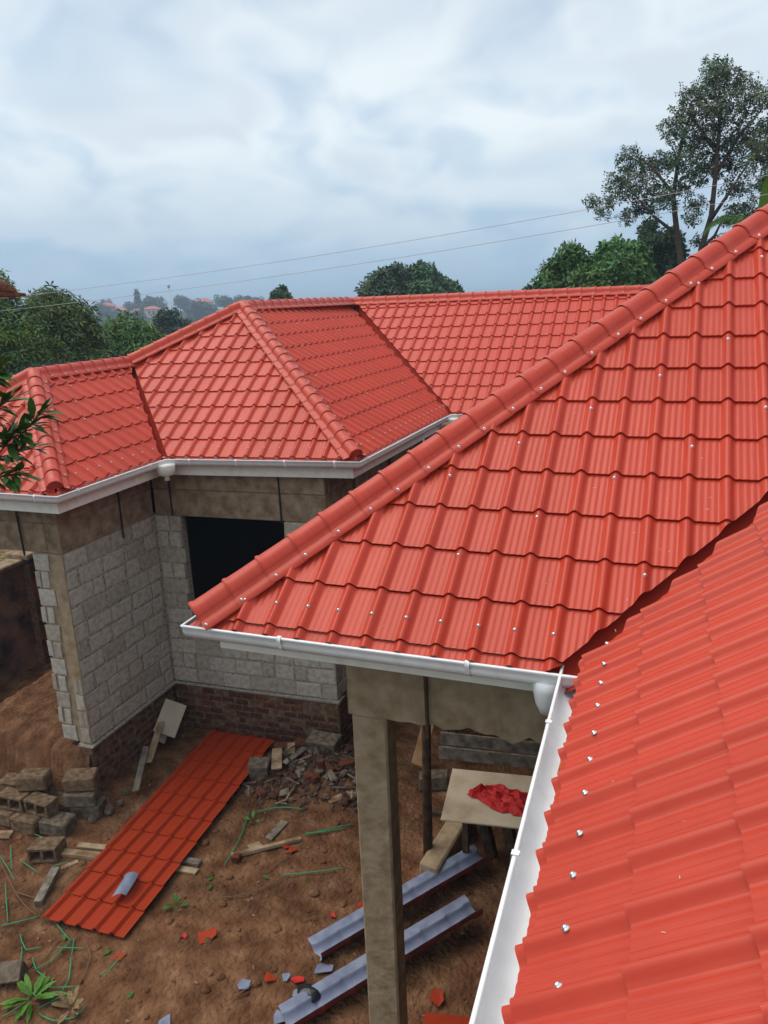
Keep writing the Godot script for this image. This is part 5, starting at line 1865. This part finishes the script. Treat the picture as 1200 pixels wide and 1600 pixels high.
	for i in tangle.size():
		strip(tangle[i], M.strip, 0.008, "grass_blade", "cut green blade in the tangle at the lower left of the yard", "grass blade", "cut green blades at the lower left", 720 + i)
	var stalks := [[Vector2(-7.38, -5.71), Vector2(-6.69, -5.32), Vector2(-6.26, -5.15)], [Vector2(-6.48, -5.65), Vector2(-6.50, -6.04), Vector2(-6.49, -6.33)], [Vector2(-5.73, -4.69), Vector2(-5.76, -4.82), Vector2(-5.79, -4.96)], [Vector2(-6.84, -5.38), Vector2(-6.50, -5.37)], [Vector2(-4.56, -6.00), Vector2(-4.23, -6.13), Vector2(-3.92, -6.47)],
		[Vector2(-3.65, -4.84), Vector2(-3.54, -5.02), Vector2(-3.47, -5.20)], [Vector2(-4.16, -6.53), Vector2(-4.06, -6.75), Vector2(-3.97, -7.08)], [Vector2(-3.40, -5.99), Vector2(-3.20, -6.15)], [Vector2(-5.13, -8.40), Vector2(-4.79, -7.88)], [Vector2(-5.52, -5.03), Vector2(-5.27, -4.86), Vector2(-5.16, -4.57)], [Vector2(-4.64, -7.58), Vector2(-4.52, -7.82), Vector2(-4.38, -7.81)]]
	for i in stalks.size():
		strip(stalks[i], M.stick, 0.007, "stick", "thin brown stick lying on the bare earth of the yard", "stick", "brown sticks on the earth", 750 + i)
	# painted scraps
	var reds := [Vector2(-4.26, -5.49), Vector2(-4.51, -5.40), Vector2(-4.99, -4.96), Vector2(-3.40, -5.21), Vector2(-3.12, -5.29), Vector2(-4.04, -6.97), Vector2(-2.90, -6.39), Vector2(-3.13, -6.17), Vector2(-4.12, -7.02)]
	var rl := ["largest torn red scrap in the middle of the yard", "small red scrap left of the largest one", "red scrap below the roofing sheet's lower end", "left of two red scraps near the grey capping", "right of two red scraps near the grey capping", "red scrap beside the long pale batten", "red scrap touching the concrete post", "tiny red scrap left of the concrete post", "red triangle under the batten's far end"]
	var rsz := [0.15, 0.06, 0.08, 0.09, 0.09, 0.10, 0.08, 0.05, 0.09]
	for i in reds.size():
		scrap("red_scrap", rl[i], reds[i], rsz[i], M.cloth if i % 3 == 1 else M.red_ground, 800 + i)
	var greys := [Vector2(-3.59, -5.06), Vector2(-2.93, -5.48), Vector2(-3.24, -5.28), Vector2(-3.05, -5.17), Vector2(-4.12, -4.49), Vector2(-3.09, -4.88)]
	var gln := ["square grey offcut lying left of the capping", "curled grey offcut under the end of the upper capping", "flat grey offcut between the two red scraps", "grey offcut by the black bag", "pale grey sliver at the bottom edge of the yard", "grey offcut beside the lower capping"]
	for i in greys.size():
		scrap("grey_scrap", gln[i], greys[i], [0.09, 0.15, 0.08, 0.09, 0.09, 0.10][i], M.grey_coat, 820 + i)
	# pebbles and crumbs over the whole yard
	var mm := MultiMesh.new()
	mm.transform_format = MultiMesh.TRANSFORM_3D
	mm.use_colors = true
	mm.mesh = block_mesh(Vector3(0.03, 0.018, 0.024), 0.008, 0.004, 9)
	mm.instance_count = 1700
	for i in 1700:
		var x := rr.randf_range(-8.2, -0.6)
		var z := rr.randf_range(-9.0, -3.4)
		var s := pow(rr.randf(), 4.0) * 1.4 + 0.16
		mm.set_instance_transform(i, Transform3D(Basis(rand_dir(rr), rr.randf_range(0, 3)).scaled(Vector3.ONE * s), Vector3(x, gy(x, z) + 0.002, z)))
		var v := rr.randf_range(0.5, 1.7)
		mm.set_instance_color(i, Color(0.17 * v, 0.10 * v, 0.06 * v))
	var peb := MultiMeshInstance3D.new()
	peb.multimesh = mm
	var pm := StandardMaterial3D.new()
	pm.vertex_color_use_as_albedo = true
	pm.roughness = 1.0
	peb.material_override = pm
	peb.name = "pebbles"
	add_child(peb)
	peb.set_meta("kind", "stuff")
	tag(peb, "crumbs and pebbles scattered over the brown earth of the yard", "pebbles")
	# half-buried clods of the same earth
	var cm := MultiMesh.new()
	cm.transform_format = MultiMesh.TRANSFORM_3D
	cm.mesh = lump_mesh(Vector3(0.05, 0.03, 0.042), 23)
	cm.instance_count = 620
	for i in 620:
		var x := rr.randf_range(-8.0, -0.8)
		var z := rr.randf_range(-8.6, -3.6)
		if ground_noise.get_noise_2d(x * 1.7 + 9.0, z * 1.7) < -0.05:
			x += 0.4
		cm.set_instance_transform(i, Transform3D(Basis(UPV, rr.randf_range(0, TAU)).scaled(Vector3(1, rr.randf_range(0.5, 1.1), 1) * (0.25 + 1.1 * pow(rr.randf(), 3.0))), Vector3(x, gy(x, z), z)))
	var clods := MultiMeshInstance3D.new()
	clods.multimesh = cm
	clods.material_override = M.clod
	clods.name = "clods"
	add_child(clods)
	clods.set_meta("kind", "stuff")
	tag(clods, "half-buried brown clods over the trampled earth of the yard", "earth clods")
	# weeds
	weed(Vector2(-5.50, -4.30), 21, 0.30, 0.062, M.leaf_new, "leafy green weed at the lower left corner of the yard", 901)
	weed(Vector2(-4.86, -5.76), 7, 0.13, 0.05, M.leaf_near, "small cut sprig of leaves right of the roofing sheet", 902)
	weed(Vector2(-5.05, -4.33), 9, 0.2, 0.06, M.grass_dry, "withered brown plant beside the leafy weed", 903)
	weed(Vector2(-4.78, -7.32), 4, 0.12, 0.05, M.leaf_new, "pair of green leaves below the rubble heap", 904)
	# loose leaves
	for q in [Vector2(-4.67, -6.18), Vector2(-4.71, -6.30), Vector2(-5.14, -5.02), Vector2(-4.59, -4.67), Vector2(-5.72, -4.97), Vector2(-4.08, -6.47)]:
		var s3 := begin()
		leaf_tris(s3, Vector3.ZERO, Vector3(0, 0.1, 1).normalized(), Vector3(1, 0, 0), 0.10, 0.05, 0.1, 0.1)
		solo("fallen_leaf", done(s3), M.leaf_near, Transform3D(Basis(UPV, rr.randf_range(0, TAU)), Vector3(q.x, gy(q.x, q.y) + 0.015, q.y)), "single fallen leaf on the bare earth", "leaf", "fallen leaves")
	# ridge capping, stored grey side up
	cap_piece("upper length of grey-backed ridge capping leaning behind the concrete post", Vector3(-3.06, 0.13, -5.60), Vector3(-1.74, 0.24, -7.36), -0.22, false)
	cap_piece("lower length of grey-backed ridge capping leaning behind the concrete post", Vector3(-2.98, 0.13, -4.80), Vector3(-1.64, 0.24, -6.56), -0.22, true)
	# the black bag
	solo("plastic_bag", lump_mesh(Vector3(0.13, 0.055, 0.09), 7), plain(C(0.012, 0.012, 0.016), 0.35), Transform3D(Basis(), Vector3(-2.93, gy(-2.93, -5.16) + 0.06, -5.16)), "crumpled black plastic bag by the lower capping", "bag")
	# red sheet at the bottom edge
	solo("red_offcut_sheet", block_mesh(Vector3(0.75, 0.006, 0.5), 0.002, 0.0, 4), M.red_ground, Transform3D(Basis(UPV, 0.2) * Basis(Vector3(1, 0, 0), -0.12), Vector3(-1.42, gy(-1.42, -5.2) + 0.06, -5.2)), "red metal sheet offcut at the bottom edge beside the gutter", "metal sheet")
	scrap("red_scrap", "small red scrap above the red sheet offcut at the bottom edge", Vector2(-1.75, -5.55), 0.13, M.red_ground, 840)
	# timber prop
	var pp := begin()
	add_tube(pp, [Vector3(-2.38, -0.05, -7.23), Vector3(-2.36, 1.5, -7.22), Vector3(-2.33, 3.2, -7.24), Vector3(-2.32, 4.9, -7.24)], [0.058, 0.053, 0.055, 0.05], 9)
	solo("timber_prop", done(pp), M.wood_dark, Transform3D(), "dark round timber prop standing in the carport", "timber prop")
	# table of ply with the crumpled red sheet on it
	var tb := thing("work_table", "plywood sheet on rough legs used as a work table in the carport", "table", Vector3(-1.5, 0, -7.6))
	var bt := Basis(UPV, 0.13)
	part(tb, "tabletop", block_mesh(Vector3(1.75, 0.022, 0.98), 0.004, 0.0, 5), M.ply, Transform3D(bt, Vector3(-1.36, 0.80, -7.67)))
	for q in [Vector3(-2.0, 0, -7.95), Vector3(-1.95, 0, -7.35), Vector3(-0.7, 0, -7.95), Vector3(-0.7, 0, -7.4)]:
		part(tb, "leg", block_mesh(Vector3(0.07, 0.79, 0.07), 0.006, 0.004, 6), M.wood_dark, Transform3D(Basis(), q + UPV * 0.39))
	part(tb, "rail", block_mesh(Vector3(1.4, 0.09, 0.04), 0.004, 0.003, 6), M.wood_dark, Transform3D(bt, Vector3(-1.35, 0.735, -7.40)))
	var cr := begin()
	var cn := noise(3.3, 77, 3)
	flat(cr)
	var n := 11
	var cg: Array = []
	for j in n + 1:
		var row: Array = []
		for i in n + 1:
			var u := float(i) / n
			var v := float(j) / n
			var x := lerpf(-0.36, 0.36, u) + 0.03 * cn.get_noise_2d(v * 4.0, u * 4.0)
			var z := lerpf(-0.17, 0.19, v) * (0.30 + 0.95 * smoothstep(0.0, 0.5, u)) + 0.09 * cn.get_noise_1d(u * 3.0)
			var y := 0.006 + 0.16 * absf(cn.get_noise_2d(u * 1.6, v * 1.9)) * smoothstep(0.0, 0.2, minf(minf(u, 1 - u), minf(v, 1 - v)) * 2.0)
			row.append(Vector3(x, y, z))
		cg.append(row)
	for j in n:
		for i in n:
			if (i + j) % 2 == 0:
				quad(cr, cg[j][i], cg[j][i + 1], cg[j + 1][i + 1], cg[j + 1][i])
			else:
				quad(cr, cg[j][i + 1], cg[j + 1][i + 1], cg[j + 1][i], cg[j][i])
	cr.generate_normals()
	solo("red_cloth", cr.commit(), M.cloth, Transform3D(Basis(UPV, -0.05), Vector3(-1.62, 0.816, -7.62)), "crumpled bright red sheet lying on the plywood work table", "cloth")
	# concrete lengths on the carport floor
	solo("concrete_kerb", block_mesh(Vector3(0.24, 0.30, 1.05), 0.02, 0.02, 8), M.concrete, Transform3D(Basis(UPV, -0.10), Vector3(-2.22, 0.12, -7.45)), "rough concrete length lying in front of the work table", "concrete length")
	solo("concrete_lump", block_mesh(Vector3(1.3, 0.5, 0.4), 0.04, 0.03, 10), M.concrete_brown, Transform3D(Basis(UPV, 0.08), Vector3(-0.75, 0.95, -9.55)), "broken concrete mass at the back of the carport above the grey boards", "concrete lump")
	plank("dark plank lying on the ground left of the work table", Vector2(-2.62, -8.2), Vector2(-2.0, -8.25), 0.12, 0.06, M.wood_dark)
	solo("concrete_block", block_mesh(Vector3(0.4, 0.2, 0.2), 0.015, 0.01, 91), M.block_dark, Transform3D(Basis(UPV, 0.3), Vector3(-2.75, 0.12, -8.7)), "dusty block by the foot of the grey boards in the carport", "concrete block")
	for q in [[Vector3(-1.75, 0, -7.62), 0.3, "leftmost"], [Vector3(-1.5, 0, -7.7), 0.36, "tallest, in the middle"], [Vector3(-1.25, 0, -7.6), 0.28, "rightmost"]]:
		var c: Vector3 = q[0]
		solo("wood_offcut", block_mesh(Vector3(0.10, q[1] * 1.6, 0.14), 0.01, 0.01, 66), M.wood_dark, Transform3D(Basis(Vector3(0, 0, 1), 0.2), c + UPV * q[1] * 0.75), "dark timber offcut stored under the work table, " + q[2] + " of three", "timber", "timber under the work table")

func lump_mesh(rad: Vector3, seed_: int) -> ArrayMesh:
	var st := begin()
	var nn := noise(1.4, seed_, 3)
	var rows: Array = []
	for j in 9:
		var row: Array = []
		for i in 14:
			var a := TAU * i / 14
			var el := -PI * 0.5 + PI * j / 8.0
			var d := Vector3(cos(a) * cos(el), sin(el), sin(a) * cos(el))
			row.append(d * rad * (1.0 + 0.3 * nn.get_noise_3d(d.x * 1.2, d.y * 1.2, d.z * 1.2)))
		rows.append(row)
	for j in 8:
		for i in 14:
			var i2 := (i + 1) % 14
			quad(st, rows[j][i], rows[j + 1][i], rows[j + 1][i2], rows[j][i2])
	return done(st)

func weed(at: Vector2, n: int, l: float, w: float, m: Material, label: String, seed_: int) -> void:
	var r := RandomNumberGenerator.new()
	r.seed = seed_
	var o := Vector3(at.x, gy(at.x, at.y) + 0.02, at.y)
	var t := thing("weed", label, "plant", o)
	for k in n:
		var a := TAU * k / n + r.randf_range(-0.4, 0.4)
		var el := r.randf_range(0.05, 1.05)
		var d := Vector3(cos(a) * cos(el), sin(el), sin(a) * cos(el))
		var side := (d.cross(UPV).normalized() + rand_dir(r) * 0.35).normalized()
		var st := begin()
		leaf_tris(st, Vector3.ZERO, d, side, l * r.randf_range(0.7, 1.15), w, 0.5, 0.15)
		part(t, "leaf", done(st), m, Transform3D(Basis(), o + d * 0.03))
